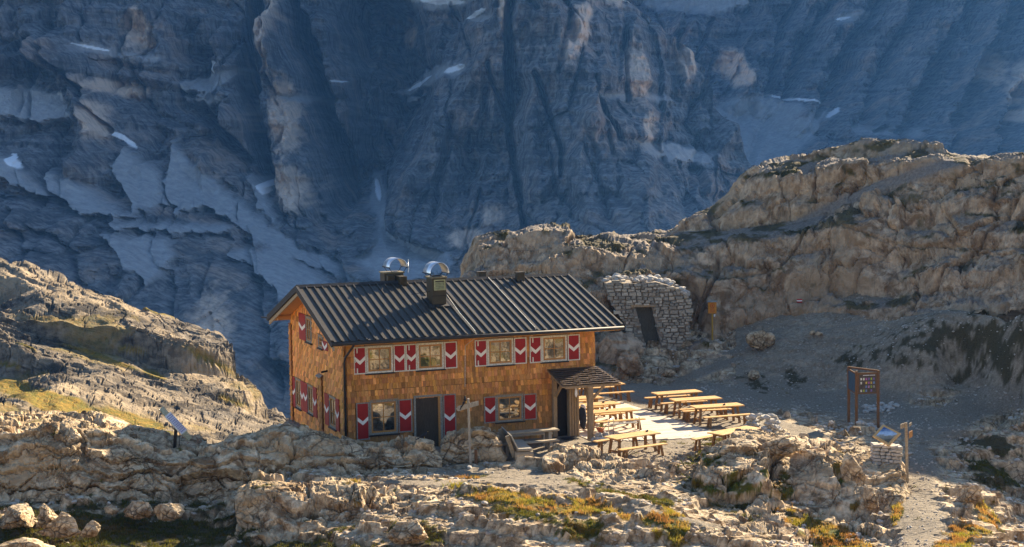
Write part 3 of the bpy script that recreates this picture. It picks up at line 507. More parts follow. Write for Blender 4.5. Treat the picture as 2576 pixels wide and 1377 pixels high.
feats = [
    # pillar and the black clefts beside it
    ([(690, -60), (700, 130)], 30, 45, .5), ([(704, 110), (720, 200), (748, 330), (768, 500)], 72, 60, .55), ([(738, -60), (742, 110), (796, 190)], 16, -110, 1), ([(642, -60), (634, 200), (650, 330), (655, 440)], 30, -170, 1), ([(745, 60), (790, 170), (835, 330), (862, 520)], 40, -130, 1),
    ([(705, 0), (722, 180)], 14, 22, 1), ([(830, 60), (850, 200), (880, 330)], 50, 25, 1),
    # left wall: buttresses and benches
    ([(185, -60), (190, 90), (150, 130)], 70, 45, 1), ([(330, -60), (420, 120)], 60, 30, 1), ([(530, 60), (560, 160), (600, 300)], 55, 45, 1), ([(60, 60), (200, 190), (230, 300), (190, 420)], 60, 40, 1),
    ([(110, 60), (170, 170), (260, 330)], 14, -35, 1), ([(440, 130), (560, 140), (470, 220)], 45, -35, 1), ([(430, 265), (540, 300), (610, 420)], 30, -18, 1), ([(-100, 150), (180, 160), (500, 225), (620, 250)], 20, 16, .6),
    ([(640, 440), (560, 330), (470, 250)], 24, -25, 1), ([(300, 240), (480, 330)], 22, -16, 1), ([(560, 260), (640, 400)], 40, 18, 1),
    # lower left step below the scree
    ([(-100, 520), (120, 560), (330, 552), (420, 565)], 40, 22, .5), ([(100, 600), (170, 720), (260, 800)], 22, -22, 1), ([(330, 600), (400, 720), (440, 900)], 22, -22, 1), ([(600, 620), (640, 800), (690, 1000)], 20, -30, 1), ([(520, 640), (560, 800), (650, 1010)], 50, 28, 1), ([(700, 640), (720, 800), (760, 900)], 50, 30, 1),
    ([(-50, 640), (110, 700), (240, 830)], 60, 24, 1), ([(300, 590), (330, 640), (300, 740)], 40, 20, 1), ([(420, 600), (480, 700), (500, 900)], 45, 22, 1), ([(470, 350), (560, 450), (700, 560), (1000, 716)], 55, 24, .8),
    # amphitheatre and snow gully
    ([(905, 440), (960, 540), (985, 600), (1090, 670)], 44, -50, .8), ([(960, 60), (1010, 180), (1000, 300), (930, 430)], 110, -160, .9), ([(900, -40), (910, 160), (900, 300)], 22, -30, 1), ([(960, 20), (1060, 60), (1180, 40)], 50, -30, .8), ([(870, 200), (1000, 210)], 16, -16, 1),
    ([(880, 620), (920, 700)], 40, 30, 1), ([(1000, 200), (1110, 170)], 30, -20, 1),
    # central face
    ([(1290, -40), (1250, 130), (1160, 260), (1040, 420), (980, 600)], 120, 80, .9), ([(1330, -60), (1450, 200), (1520, 420), (1620, 640)], 240, 120, .9),
    ([(1290, -50), (1281, 150), (1283, 330), (1300, 460), (1322, 580), (1335, 640)], 12, -55, .8), ([(1230, 180), (1283, 330)], 9, -26, 1), ([(1255, 190), (1235, 360), (1190, 520)], 30, 24, 1),
    ([(1345, 205), (1378, 300), (1405, 380), (1402, 440)], 9, -30, 1), ([(1345, 200), (1330, 320), (1350, 480)], 32, 26, 1), ([(1490, 255), (1540, 350)], 9, -26, 1), ([(1480, 245), (1440, 400), (1470, 560)], 34, 22, 1), ([(1425, 60), (1395, 200)], 9, -20, 1),
    ([(1560, 320), (1600, 420), (1560, 600)], 40, 22, 1), ([(1620, 330), (1700, 480), (1720, 620)], 24, -18, 1), ([(1565, 80), (1570, 260)], 7, -22, 1), ([(1590, 60), (1620, 200)], 30, 20, 1), ([(1070, 300), (1010, 480), (1000, 620)], 14, -18, 1), ([(1150, 300), (1120, 420), (1090, 560)], 12, -18, 1), ([(1200, 420), (1160, 560), (1180, 660)], 14, -16, 1),
    ([(1340, 60), (1290, 0)], 12, -20, 1), ([(1230, 480), (1220, 640)], 30, 16, 1), ([(1420, 480), (1390, 560)], 12, -15, 1), ([(1850, 312), (1800, 400), (1740, 560)], 40, 26, 1), ([(1740, 140), (1720, 300)], 26, 20, 1), ([(1660, 80), (1680, 300)], 22, 18, 1)]
rr = random.Random(11)
for i in range(110):      # small ribs and runnels everywhere
    ux, vx = rr.uniform(-60, 1880), rr.uniform(-20, 700); L = rr.uniform(60, 190); a = rr.uniform(-.45, .45)
    feats.append(([(ux, vx), (ux + L * a * .5, vx + L * .5), (ux + L * a * .8 + rr.uniform(-10, 10), vx + L)], rr.uniform(6, 22), rr.choice([-1, -1, 1]) * rr.uniform(6, 18), 1))
mountain('mountain', np.concatenate([np.linspace(-2000, -425, 160), np.linspace(-420, 1910, 1250)]), (rows_c, 600), Y_c, feats,
    scree=[[(425, 355), (470, 392), (560, 470), (650, 545), (800, 640), (990, 706), (965, 716), (860, 706), (745, 660), (632, 600), (548, 545), (505, 520), (470, 530), (430, 545), (400, 470)], [(300, 370), (345, 405), (390, 440), (415, 520), (330, 538), (270, 420)], [(100, 425), (180, 455), (240, 505), (330, 545), (200, 545), (110, 485)], [(-60, 380), (30, 405), (62, 455), (110, 500), (60, 485), (-60, 430)],
        [(897, 425), (935, 440), (960, 490), (975, 545), (990, 580), (1060, 625), (1125, 640), (1140, 665), (1120, 700), (980, 705), (915, 640), (955, 600), (957, 560), (925, 520), (903, 480)], [(970, 222), (1060, 165), (1120, 160), (1185, 172), (1160, 198), (1090, 205), (1040, 218), (990, 240)], [(1010, -20), (1180, -20), (1195, 15), (1110, 28), (1040, 15)], [(1185, 58), (1255, 52), (1240, 72), (1200, 78)],
        [(435, 205), (500, 188), (610, 176), (592, 214), (540, 238), (455, 228)], [(190, 122), (240, 106), (300, 128), (420, 146), (380, 154), (260, 142)], [(-60, 215), (60, 215), (160, 240), (180, 300), (100, 310), (-60, 290)], [(230, 590), (420, 600), (440, 640), (360, 720), (300, 650)], [(560, 640), (690, 620), (800, 700), (940, 780), (760, 760), (640, 700)], [(720, 245), (800, 240), (880, 250), (870, 262), (740, 258)], [(620, 440), (662, 450), (668, 500), (700, 560), (650, 520)], [(440, 240), (520, 235), (600, 250), (590, 262), (480, 262)], [(1000, 232), (1060, 228), (1050, 246), (1000, 250)], [(1480, 235), (1700, 250), (1690, 262), (1480, 250)], [(1560, 350), (1700, 360), (1800, 390), (1790, 420), (1640, 400)], [(280, 560), (600, 570), (560, 590), (300, 580)]],
    snow=[(285, 345, 60, 9, 38), (20, 405, 38, 13, 40), (655, 470, 14, 24, -20), (540, 170, 9, 22, 10), (1145, 180, 34, 10, -14), (1040, 198, 50, 8, -22), (1100, 4, 90, 9, 6), (1200, 50, 34, 6, -10), (240, 122, 44, 5, 10), (930, 480, 9, 44, -25), (1570, 0, 60, 6, 12), (1640, 25, 50, 4, 25), (870, 212, 30, 3, 0)],
    tan=[(1440, 100, 34, 95, 22), (1590, 190, 36, 85, -6), (1620, 330, 22, 50, 0), (700, 90, 22, 120, 0), (745, 470, 75, 70, 0), (740, 300, 45, 110, -8), (345, 75, 50, 60, 0), (280, 220, 90, 22, 10), (640, 250, 20, 80, 0), (1180, 600, 60, 30, 0), (1300, 610, 40, 30, 0), (1740, 150, 26, 60, 0), (1270, 60, 16, 60, 0), (1240, 540, 30, 30, 0), (1545, 0, 30, 30, 0), (1830, 560, 60, 60, 0), (1010, 60, 30, 40, 0), (240, 300, 34, 60, 0), (450, 460, 40, 20, 0), (540, 860, 60, 150, 0), (100, 800, 120, 80, 0)],
    seed=200, back=300)
# far range at the right; unseen upper part raised to shade the nearer walls
def rows_f(U, T): return np.where(T < .86, 700 + (-12 - 700) * T / .86, -12 + (-1560 + 12) * (T - .86) / .14)
def Y_f(U, V): return np.interp(V, [-1560, 0, 200, 280, 400, 700], [2050, 1850, 1700, 1600, 1420, 1100]) + np.interp(U, [1450, 1800, 2100, 2600, 3200], [120, 60, 20, -120, -250])
ff = []
for (a, b, c_, dd, wd, am) in ((2195, -60, 2010, 290, 60, 80), (2300, -60, 2110, 300, 55, 70), (2420, -60, 2190, 340, 60, 85), (2530, -60, 2300, 420, 60, 80), (2640, 0, 2420, 430, 60, 80), (2760, 60, 2520, 480, 60, 80), (2085, -60, 1930, 250, 50, 50), (1980, -60, 1880, 240, 50, 40)):
    mx, my = (a + c_) / 2 - 22, (b + dd) / 2; ff.append(([(a, b), (mx, my), (c_, dd)], wd, am, .8)); ff.append(([(a + 52, b), (mx + 50, my), (c_ + 44, dd)], 13, -50, 1))
ff += [([(1840, 130), (1870, 200), (1850, 260)], 40, 60, 1), ([(1860, 300), (1960, 360), (1930, 420)], 90, -60, 1), ([(2000, 290), (2060, 330), (2010, 400)], 30, 26, 1), ([(1930, 60), (1960, 160)], 30, 24, 1), ([(2130, 290), (2300, 330), (2560, 360)], 30, 16, 1)]
for i in range(60):
    ux, vx = rr.uniform(1600, 2620), rr.uniform(-20, 380); L = rr.uniform(60, 170); ff.append(([(ux, vx), (ux - L * .3, vx + L * .5), (ux - L * .5, vx + L)], rr.uniform(7, 20), rr.choice([-1, 1]) * rr.uniform(10, 26), 1))
mountain('far_mountain', np.linspace(1440, 3400, 760), (rows_f, 360), Y_f, ff, scree=[[(1780, 268), (1840, 246), (1900, 238), (2005, 262), (1992, 300), (2062, 272), (2088, 284), (2042, 342), (2010, 390), (1930, 430), (1870, 420), (1830, 300), (1795, 300)], [(1560, -30), (1900, -30), (1880, 20), (1740, 40), (1640, 20)], [(2095, 42), (2140, 40), (2120, 62), (2085, 68)], [(2120, 320), (2300, 330), (2280, 345), (2130, 340)]],
    snow=[(1985, 250, 90, 4, 10), (2085, 285, 22, 5, -50), (2100, 55, 26, 5, -12)], tan=[(1830, 165, 42, 40, 20), (1850, 200, 30, 30, 0), (2540, 220, 50, 60, 0), (2480, 170, 40, 50, 0), (2560, 290, 60, 20, 0)], seed=300, amp=1.2, back=400)
# ------------------------------------------------------------------ materials for built things
def wood(name, a, b, sc=6, rough=.75, tint=False, ax=(1, 8, 8), bump=.01):
    k = NM(name, rough, 0, .25); f = k.noise(k.mp(ax), sc, 6, .65, .4); c = k.ramp(f, [(.3, a), (.68, b)])
    if tint: c = k.mix(1, c, k.attr('tint')[0], 'MULTIPLY')
    k.bump(f, bump); return k.out(c)
M = dict(
    shingle=wood('cedar_shingle', (.44, .18, .042), (.78, .37, .11), 5, .8, True, (9, 9, .8)),
    table=wood('varnished_spruce', (.50, .28, .085), (.72, .46, .19), 4, .45, False, (1, 10, 4)),
    leg=wood('stained_leg_wood', (.17, .085, .03), (.30, .16, .055), 5, .6, False, (8, 8, 1)),
    old=wood('weathered_beam', (.20, .13, .07), (.42, .30, .17), 7, .85, False, (9, 9, .8), .02),
    grey=wood('silvered_wood', (.22, .19, .15), (.42, .38, .30), 6, .8, False, (6, 6, 1), .02),
    oldh=wood('weathered_plank', (.22, .17, .11), (.46, .38, .26), 6, .8, False, (1, 8, 8), .02),
    sash=wood('orange_sash_wood', (.34, .15, .04), (.50, .25, .075), 6, .5, False, (4, 4, 4)),
    soffit=wood('soffit_boards', (.42, .21, .07), (.58, .32, .12), 5, .7, False, (1, 9, 9)),
    white=simple('flaking_white_paint', (.62, .60, .50), .7, var=.35, sc=22, bump=.005), greyframe=simple('grey_frame_paint', (.25, .24, .20), .7, var=.35, sc=20),
    red=simple('red_shutter_paint', (.30, .010, .008), .55, var=.15, sc=5), chev=simple('white_chevron_paint', (.78, .74, .66), .6, var=.06),
    roof=simple('dark_roof_metal', (.036, .029, .020), .6, 0, var=.2, sc=3), trim=simple('black_roof_trim', (.03, .027, .025), .65, 0), brown=simple('brown_sheet_metal', (.055, .04, .02), .5, 0, var=.2),
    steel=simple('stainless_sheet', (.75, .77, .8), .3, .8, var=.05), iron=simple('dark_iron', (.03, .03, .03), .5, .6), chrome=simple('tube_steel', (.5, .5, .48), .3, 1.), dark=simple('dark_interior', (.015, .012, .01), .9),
    louvre=simple('olive_louvre', (.42, .40, .2), .5), slate=simple('dark_wet_shingles', (.075, .05, .035), .42, var=.45, sc=14, bump=.02),
    stone=simple('dressed_stone', (.42, .39, .34), .95, var=.35, sc=7, bump=.03), mortar=simple('dark_mortar', (.12, .10, .085), .95, var=.3, sc=5),  # mortar is a plain dark joint colour
    terra=simple('terracotta', (.45, .13, .05), .7), plant=simple('pot_plant_green', (.13, .17, .02), .7, var=.5, sc=30), cloth=simple('dark_cloth', (.02, .02, .025), .9), pale=simple('pale_cloth', (.5, .45, .45), .9, var=.3, sc=20),
    orange=simple('orange_sign_paint', (.52, .22, .02), .55, var=.15), signred=simple('sign_red', (.45, .05, .02), .6), paintred=simple('trail_red', (.42, .03, .03), .8), paintwhite=simple('trail_white', (.75, .73, .7), .8),
    feather=simple('black_feathers', (.012, .012, .014), .5), beak=simple('yellow_beak', (.7, .5, .08), .5), post=wood('yellow_post', (.33, .2, .03), (.5, .33, .06), 5, .7, False, (8, 8, 1)), redpost=wood('rusty_post', (.10, .05, .022), (.19, .10, .045), 6, .8, False, (8, 8, 1)),
    deck=wood('pale_deck_board', (.50, .42, .32), (.68, .60, .48), 4, .7, True, (1, 9, 4)), pv=None)
k = NM('window_glass', .04, 0, .5); k.b.inputs['IOR'].default_value = 3.4; k.bump(k.noise(k.mp(), 2.2, 2), .02, .12); M['glass'] = k.out((.03, .032, .03))
k = NM('solar_cells', .22, 0, .6)
t = k.n.new('ShaderNodeTexBrick'); t.offset = 0; t.inputs['Scale'].default_value = 1; t.inputs['Brick Width'].default_value = .085; t.inputs['Row Height'].default_value = .14; t.inputs['Mortar Size'].default_value = .012; t.inputs['Color1'].default_value = (.10, .11, .22, 1); t.inputs['Color2'].default_value = (.2, .21, .33, 1); t.inputs['Mortar'].default_value = (.85, .85, .85, 1)
k.l.new(k.tc.outputs['Object'], t.inputs['Vector']); M['pv'] = k.out(t.outputs['Color'])
rnd = random.Random(5)

# ------------------------------------------------------------------ the hut
L, WD, OVX, OVY, ZE, ZR = 10.95, 9.557, .85, .976, 4.68, 6.45
SLP = (ZR - ZE) / (WD / 2 + OVY)
def zroof(y): return ZR - abs(y - WD / 2) * SLP
hut = empty('mountain_hut', hw(0, 0, 0), TH, label='two-storey alpine hut clad in orange wooden shingles with dark metal roof and red shutters', cat='hut')
def fmap(side):
    if side == 'F': return lambda a, o, z: (a, -o, z)
    if side == 'L': return lambda a, o, z: (-o, a, z)
def wb(mb, side, a0, a1, o0, o1, z0, z1):
    f = fmap(side); p, q = f(a0, o0, z0), f(a1, o1, z1); return mb.b2(p[0], q[0], p[1], q[1], p[2], q[2])
# walls: core
mb = MB(); mb.b2(.0, 9.95, .0, WD, -.6, 2.62); mb.b2(0, L, 0, WD, 2.62, 4.55)
mb.prism([(0.0, 0, 4.55), (0, WD, 4.55), (0, WD, zroof(WD) - .16), (0, WD / 2, ZR - .16), (0, 0, zroof(0) - .16)], (1, 0, 0), L)
mb.build('wall', simple('wall_core_wood', (.10, .06, .03), .9), hut)
# shingles, every one a small board, overlapping rows
def tone(tint_gain, low):
    t = rnd.random(); b = rnd.uniform(.62, 1.2) * tint_gain
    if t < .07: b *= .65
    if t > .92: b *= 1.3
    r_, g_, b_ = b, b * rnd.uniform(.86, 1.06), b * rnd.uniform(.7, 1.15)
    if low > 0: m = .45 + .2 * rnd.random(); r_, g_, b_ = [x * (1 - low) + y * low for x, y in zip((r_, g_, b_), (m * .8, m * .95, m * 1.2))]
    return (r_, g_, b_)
def shingles(mb, side, a0, a1, z0, z1, holes, row=.235, w0=.09, w1=.165, tint_gain=1., top=None, base=.0, lowz=None):
    f = fmap(side); z = z0
    while z < z1:
        a = a0 - rnd.random() * .1
        while a < a1:
            wd = rnd.uniform(w0, w1); s0, s1 = max(a, a0), min(a + wd - .011, a1); m = (s0 + s1) / 2; zt = z + row * 1.12; zb = z + rnd.uniform(-.012, .012)
            lim = top(m) if top else z1
            if s1 - s0 > .02 and zb < lim - .03:
                zt = min(zt, lim)
                if not any(h0 < m < h1 and q0 < z + row * .5 < q1 for h0, h1, q0, q1 in holes):
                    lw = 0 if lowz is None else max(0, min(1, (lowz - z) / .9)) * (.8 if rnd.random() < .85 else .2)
                    mb.col = tone(tint_gain, lw); th = rnd.uniform(.04, .066)
                    pts = [f(s0, base + .004, zt), f(s1, base + .004, zt), f(s1, base + th, zb), f(s0, base + th, zb), f(s0, base + .001, zt), f(s1, base + .001, zt), f(s1, base + .003, zb), f(s0, base + .003, zb)]
                    mb.add(pts, [(0, 3, 2, 1), (3, 7, 6, 2), (0, 4, 7, 3), (1, 2, 6, 5)])
            a += wd
        z += row
    return mb
FW_ = [('W1', .82, 1.94, 3.2, 4.31), ('W2', 2.97, 4.12, 3.2, 4.31), ('W3', 6.04, 7.20, 3.2, 4.31), ('W4', 8.48, 9.64, 3.2, 4.31)]
LWN = [('a', .90, 2.10, .68, 2.08), ('b', 6.40, 7.60, .79, 1.92)]
holesF = [(a, b, c, d) for _, a, b, c, d in FW_ + LWN] + [(2.79, 4.03, -1, 2.16), (8.98, 9.7, -1, 2.3)]
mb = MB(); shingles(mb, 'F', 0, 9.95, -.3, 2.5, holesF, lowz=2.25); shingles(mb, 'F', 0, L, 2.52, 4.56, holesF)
mb.build('shingle_cladding', M['shingle'], hut)
gt = lambda y: zroof(y) - .17
holesL = [(7.69, 8.71, .68, 2.02), (5.45, 6.45, .75, 2.02), (1.64, 2.72, .7, 2.03), (5.5, 6.5, 3.9, 5.0), (3.55, 4.33, 3.86, 4.5)]
mb = MB(); shingles(mb, 'L', 0, WD, -.3, 6.4, holesL, tint_gain=1.28, top=gt, w0=.13, w1=.24)  # gable shingles tinted lighter to stand in for brighter light on this wall
shingles(mb, 'L', 8.75, WD, -.3, 4.9, [], tint_gain=.85, top=gt, base=.10, w0=.2, w1=.28) if 0 else None
mb.build('shingle_cladding', M['shingle'], hut)
# corner strips
for side, a0, a1, zt in (('F', -.02, .28, 4.5), ('L', 9.2, 9.56, 4.45), ('L', 3.75, 4.35, 2.75), ('L', .0, .3, 4.3)):
    mb = MB(); mb.col = (.3, .3, .3); wb(mb, side, a0 + .02, a1 - .02, .03, .095, -.3, zt - .02); shingles(mb, side, a0, a1, -.3, zt, [], tint_gain=.8, base=.085, w0=.17, w1=.26)
    f = fmap(side)
    z = -.3
    while z < zt - .1:
        mb.col = tone(.8, 0)
        for a_ in (a0, a1): mb.add([f(a_, .03, z + .24), f(a_, .09, z + .24), f(a_, .12, z), f(a_, .03, z)], [(0, 1, 2, 3), (3, 2, 1, 0)])
        z += .235
    mb.build('corner_strip', M['shingle'], hut)
mb = MB(); mb.prism([(-.02, 3.7, 2.75), (-.02, 4.4, 2.75), (-.2, 4.4, 2.62), (-.2, 3.7, 2.62)], (0, 0, 1), .03); mb.build('strip_cap', M['greyframe'], hut)
mb = MB(); mb.bar((-.02, 2.9, 3.02), (-.35, 2.75, 3.0), .03, .08); mb.build('wall_bracket', M['iron'], hut)
mb = MB(); wb(mb, 'L', 0, 8.9, .0, .03, 2.9, 2.9) if 0 else None
# windows
def window(side, a0, a1, z0, z1, outer='white', sashm='sash', depth=.10):
    f = fmap(side); t = .075
    mb = MB()
    for q in ((a0, a0 + t, z0, z1), (a1 - t, a1, z0, z1), (a0 + t, a1 - t, z1 - t, z1), (a0 + t, a1 - t, z0, z0 + t)): wb(mb, side, q[0], q[1], -.03, .06, q[2], q[3])
    fr = mb.build('window', M[outer], hut, bevel=.006)
    mb = MB(); b0, b1, c0, c1 = a0 + t, a1 - t, z0 + t, z1 - t; s = .07
    for q in ((b0, b0 + s, c0, c1), (b1 - s, b1, c0, c1), (b0 + s, b1 - s, c1 - s, c1), (b0 + s, b1 - s, c0, c0 + s)): wb(mb, side, q[0], q[1], -.02, .035, q[2], q[3])
    am, cm = (b0 + b1) / 2, (c0 + c1) / 2
    wb(mb, side, am - .016, am + .016, -.01, .03, c0 + s, c1 - s); wb(mb, side, b0 + s, am - .016, -.01, .028, cm - .016, cm + .016); wb(mb, side, am + .016, b1 - s, -.01, .028, cm - .016, cm + .016)
    mb.build('sash', M[sashm], fr)
    mb = MB(); wb(mb, side, b0 + .02, b1 - .02, .0, .008, c0 + .02, c1 - .02); mb.build('pane', M['glass'], fr)
    mb = MB(); wb(mb, side, a0 - .06, a1 + .06, .0, .12, z0 - .05, z0 - .005); mb.build('sill', M['iron'], fr)
    mb = MB(); wb(mb, side, a0 - .04, a1 + .04, .0, .09, z1 + .006, z1 + .04); mb.build('drip_board', M['old'], fr)
def shutter(side, a0, a1, z0, z1, frame='white', hinge=False, low=False, o=.045):
    mb = MB(); wb(mb, side, a0, a1, o, o + .03, z0, z1); sh = mb.build('shutter', M['red'], hut)
    if frame:
        mb = MB(); t = .045
        for q in ((a0, a0 + t, z0, z1), (a1 - t, a1, z0, z1), (a0 + t, a1 - t, z1 - t, z1), (a0 + t, a1 - t, z0, z0 + t)): wb(mb, side, q[0], q[1], o + .028, o + .045, q[2], q[3])
        mb.build('rim', M[frame], sh); i0, i1 = a0 + t, a1 - t
    else: i0, i1 = a0, a1
    f = fmap(side); m = (i0 + i1) / 2; zc = z0 + (z1 - z0) * (.52 if not low else .53); hh = min(.19, (i1 - i0) * .45) if side == 'F' else .2; th = .155
    poly = [(i0, zc + hh * .8), (m, zc + hh * .8 - hh), (i1, zc + hh * .8), (i1, zc + hh * .8 - th), (m, zc + hh * .8 - hh - th), (i0, zc + hh * .8 - th)]
    n = Vector(f(0, 1, 0)) - Vector(f(0, 0, 0)); mb = MB()
    for h_ in (poly[:2] + poly[4:], [poly[1], poly[2], poly[3], poly[4]]): mb.prism([f(a, o + .0305, z) for a, z in h_], n, .004)
    mb.build('chevron', M['chev'], sh)
    if hinge:
        mb = MB()
        for z in (z0 + .05, z1 - .25): wb(mb, side, a0 + .12, a0 + .17, o + .03, o + .05, z, z + .2); mb.build('hinge', M['white'], sh); mb = MB()
        wb(mb, side, a0 + .05, a0 + .08, o + .03, o + .07, z0 + .48, z0 + .62); mb.build('latch', M['white'], sh)
for _, a, b, c, d in FW_: window('F', a, b, c, d)
for a, b, h_ in ((.28, .80, 1), (1.96, 2.46, 0), (2.475, 2.95, 1), (4.14, 4.69, 0), (5.47, 6.02, 1), (7.22, 7.78, 0), (7.92, 8.46, 1), (9.66, 10.22, 0)): shutter('F', a, b, 3.2, 4.31, 'white', bool(h_))
window('F', .90, 2.10, .68, 2.08, 'greyframe'); window('F', 6.40, 7.60, .79, 1.92, 'greyframe')
for a, b, c, d in ((.34, .88, .52, 2.04), (2.12, 2.70, .70, 2.06), (4.05, 4.60, .2, 2.14), (5.84, 6.38, .80, 1.91), (7.62, 8.20, .80, 1.91)): shutter('F', a, b, c, d, 'greyframe')
for a0, a1, z0, z1 in ((7.69, 8.71, .68, 2.02), (5.45, 6.45, .75, 2.02), (1.64, 2.72, .70, 2.03), (5.5, 6.48, 3.9, 5.02), (3.6, 4.33, 3.86, 4.42)): window('L', a0, a1, z0, z1, 'greyframe')
for a0, a1, z0, z1 in ((8.73, 9.42, .66, 2.02), (7.13, 7.67, .70, 2.02), (6.48, 7.10, .70, 2.02), (4.8, 5.43, .73, 2.04), (2.75, 3.42, .70, 2.04), (1.1, 1.62, .72, 2.04), (6.52, 7.68, 3.9, 5.08), (2.75, 3.58, 3.86, 4.25)): shutter('L', a0, a1, z0, z1, None)
# door
mb = MB()
for q in ((2.79, 2.87, -.2, 2.16), (3.93, 4.03, -.2, 2.16), (2.87, 3.93, 2.08, 2.16)): wb(mb, 'F', q[0], q[1], -.02, .06, q[2], q[3])
dr = mb.build('door', M['greyframe'], hut); mb = MB()
wb(mb, 'F', 3.84, 3.93, -.01, .05, -.2, 2.08); mb.build('jamb', M['sash'], dr); mb = MB()
for i in range(7): wb(mb, 'F', 2.88 + i * .137, 3.01 + i * .137, -.015, .015, -.2, 2.07)
mb.build('leaf', wood('dark_door_planks', (.035, .024, .015), (.085, .06, .038), 6, .8, False, (8, 8, 1)), dr)
# roof
mb = MB(); x0, x1 = -OVX, L + OVX
for sgn in (1, -1):
    ye = -OVY if sgn > 0 else WD + OVY
    mb.prism([(x0, ye, ZE), (x0, WD / 2, ZR), (x0, WD / 2, ZR - .14), (x0, ye, ZE - .14)], (1, 0, 0), x1 - x0)
rf = mb.build('roof', M['roof'], hut)
mb = MB(); n = 36; st = (x1 - x0 - .12) / n
nrm = Vector((0, -SLP, 1)).normalized()
for i in range(n + 1):
    x = x0 + .06 + i * st
    for sgn in (1, -1):
        ye = -OVY - .02 if sgn > 0 else WD + OVY + .02; nn_ = Vector((0, -SLP * sgn, 1)).normalized(); a = Vector((x, ye, ZE + .002)); b = Vector((x, WD / 2, ZR + .002)); h_ = .052
        vs = [a + Vector((-.04, 0, 0)), a + Vector((.04, 0, 0)), a + nn_ * h_ + Vector((.02, 0, 0)), a + nn_ * h_ - Vector((.02, 0, 0))]; vs += [v + (b - a) for v in vs]
        mb.add(vs, [(0, 1, 2, 3)[::-1], (4, 5, 6, 7), (1, 5, 6, 2), (2, 6, 7, 3), (3, 7, 4, 0)])
mb.build('standing_seam', M['roof'], rf)
mb = MB(); mb.prism([(x0, WD / 2 - .16, ZR - .02), (x0, WD / 2, ZR + .10), (x0, WD / 2 + .16, ZR - .02)], (1, 0, 0), x1 - x0); mb.build('ridge_cap', M['trim'], rf)
mb = MB()
for x in (x0 - .03, x1 - .05):
    for sgn in (1, -1):
        ye = -OVY - .02 if sgn > 0 else WD + OVY + .02; mb.prism([(x, ye, ZE - .2), (x, WD / 2, ZR - .2), (x, WD / 2, ZR + .07), (x, ye, ZE + .07)], (1, 0, 0), .08); mb.build('verge_board', M['trim'], rf); mb = MB()
mb = MB()
for x in (x0 + .06,):
    for sgn in (1, -1):
        ye = -OVY if sgn > 0 else WD + OVY; mb.prism([(x, ye, ZE - .36), (x, WD / 2, ZR - .36), (x, WD / 2, ZR - .2), (x, ye, ZE - .2)], (1, 0, 0), .06); mb.build('barge_board', M['oldh'], rf); mb = MB()
mb = MB()
for sgn in (1, -1):
    ye = -OVY + .02 if sgn > 0 else WD + OVY - .02; mb.prism([(x0 + .1, ye, ZE - .17), (x0 + .1, WD / 2, ZR - .17), (x0 + .1, WD / 2, ZR - .2), (x0 + .1, ye, ZE - .2)], (1, 0, 0), x1 - x0 - .2); mb.build('soffit', M['soffit'], rf); mb = MB()
mb = MB()
for y in (.05, WD - .25, WD / 2 - .1): mb.b2(x0 + .2, .0, y, y + .2, zroof(y + .1) - .42, zroof(y + .1) - .21); mb.build('purlin', M['soffit'], rf); mb = MB()
mb = MB()
for sgn in (1, -1):
    ye = -OVY - .08 if sgn > 0 else WD + OVY + .08; MB().tube([(x0 - .03, ye, ZE - .09), (x1 + .03, ye, ZE - .09)], .075, 10).build('gutter', M['trim'], rf, True)
mb.tube([(x0, WD + OVY + .06, ZE - .06), (x0 - .1, WD + OVY + .9, ZE - .1)], .035, 6)
mb.build('gutter_outlet', M['trim'], rf, True)
mb = MB(); mb.tube([(.05, -OVY - .05, ZE - .15), (.0, -OVY + .2, ZE - .35), (-.1, -.2, ZE - .75), (-.12, -.1, ZE - 1.0), (-.12, -.09, .2)], .045, 8); mb.build('downpipe', M['trim'], hut, True)
def arch(name, x0, x1, y0, y1, zb, zt, zbox, par):
    mb = MB(); vs = []; n = 18; xc = (x0 + x1) / 2; r_ = (x1 - x0) / 2
    for t_ in (0, .018):
        for y in (y0, y1):
            for i in range(n + 1):
                a = math.pi * (1 - i / n); vs.append((xc + (r_ - t_) * math.cos(a), y, zb + (zt - zb - t_) * math.sin(a)))
    N1 = n + 1; fs = []
    for i in range(n): fs += [(i, i + 1, N1 + i + 1, N1 + i), (2 * N1 + i, 3 * N1 + i, 3 * N1 + i + 1, 2 * N1 + i + 1), (i, 2 * N1 + i, 2 * N1 + i + 1, i + 1), (N1 + i, N1 + i + 1, 3 * N1 + i + 1, 3 * N1 + i)]
    mb.add(vs, fs); c = mb.build('arched_cowl', M['steel'], par, True)
    mb = MB()
    for x in (x0, x1): mb.tube([(x, y0 - .06, zb), (x, y1 + .06, zb)], .025, 6)
    for x, xb in ((x0 + .0, x0 + .16), (x1 - .0, x1 - .16)):
        for y in (y0 + .1, y1 - .1): mb.tube([(x, y, zb), (xb, y, zbox)], .012, 6)
    mb.build('cowl_leg', M['iron'], par)
mb = MB(); mb.b2(4.38, 5.0, 2.06, 2.86, 5.4, 6.78); ch = mb.build('chimney', M['brown'], hut, bevel=.01)
mb = MB(); mb.b2(4.34, 5.04, 2.02, 2.9, 6.78, 6.84); mb.build('rim', simple('rim_metal', (.20, .165, .09), .5), ch)
mb = MB(); mb.b2(4.5, 4.9, 2.3, 2.7, 6.84, 6.87); mb.b2(4.36, 5.02, 2.045, 2.055, 6.02, 6.045); mb.build('flue', M['dark'], ch)
mb = MB()
for q in ((4.45, 4.49, 6.27, 6.72), (4.9, 4.94, 6.27, 6.72), (4.49, 4.9, 6.68, 6.72), (4.49, 4.9, 6.27, 6.3)): mb.b2(q[0], q[1], 1.99, 2.06, q[2], q[3])
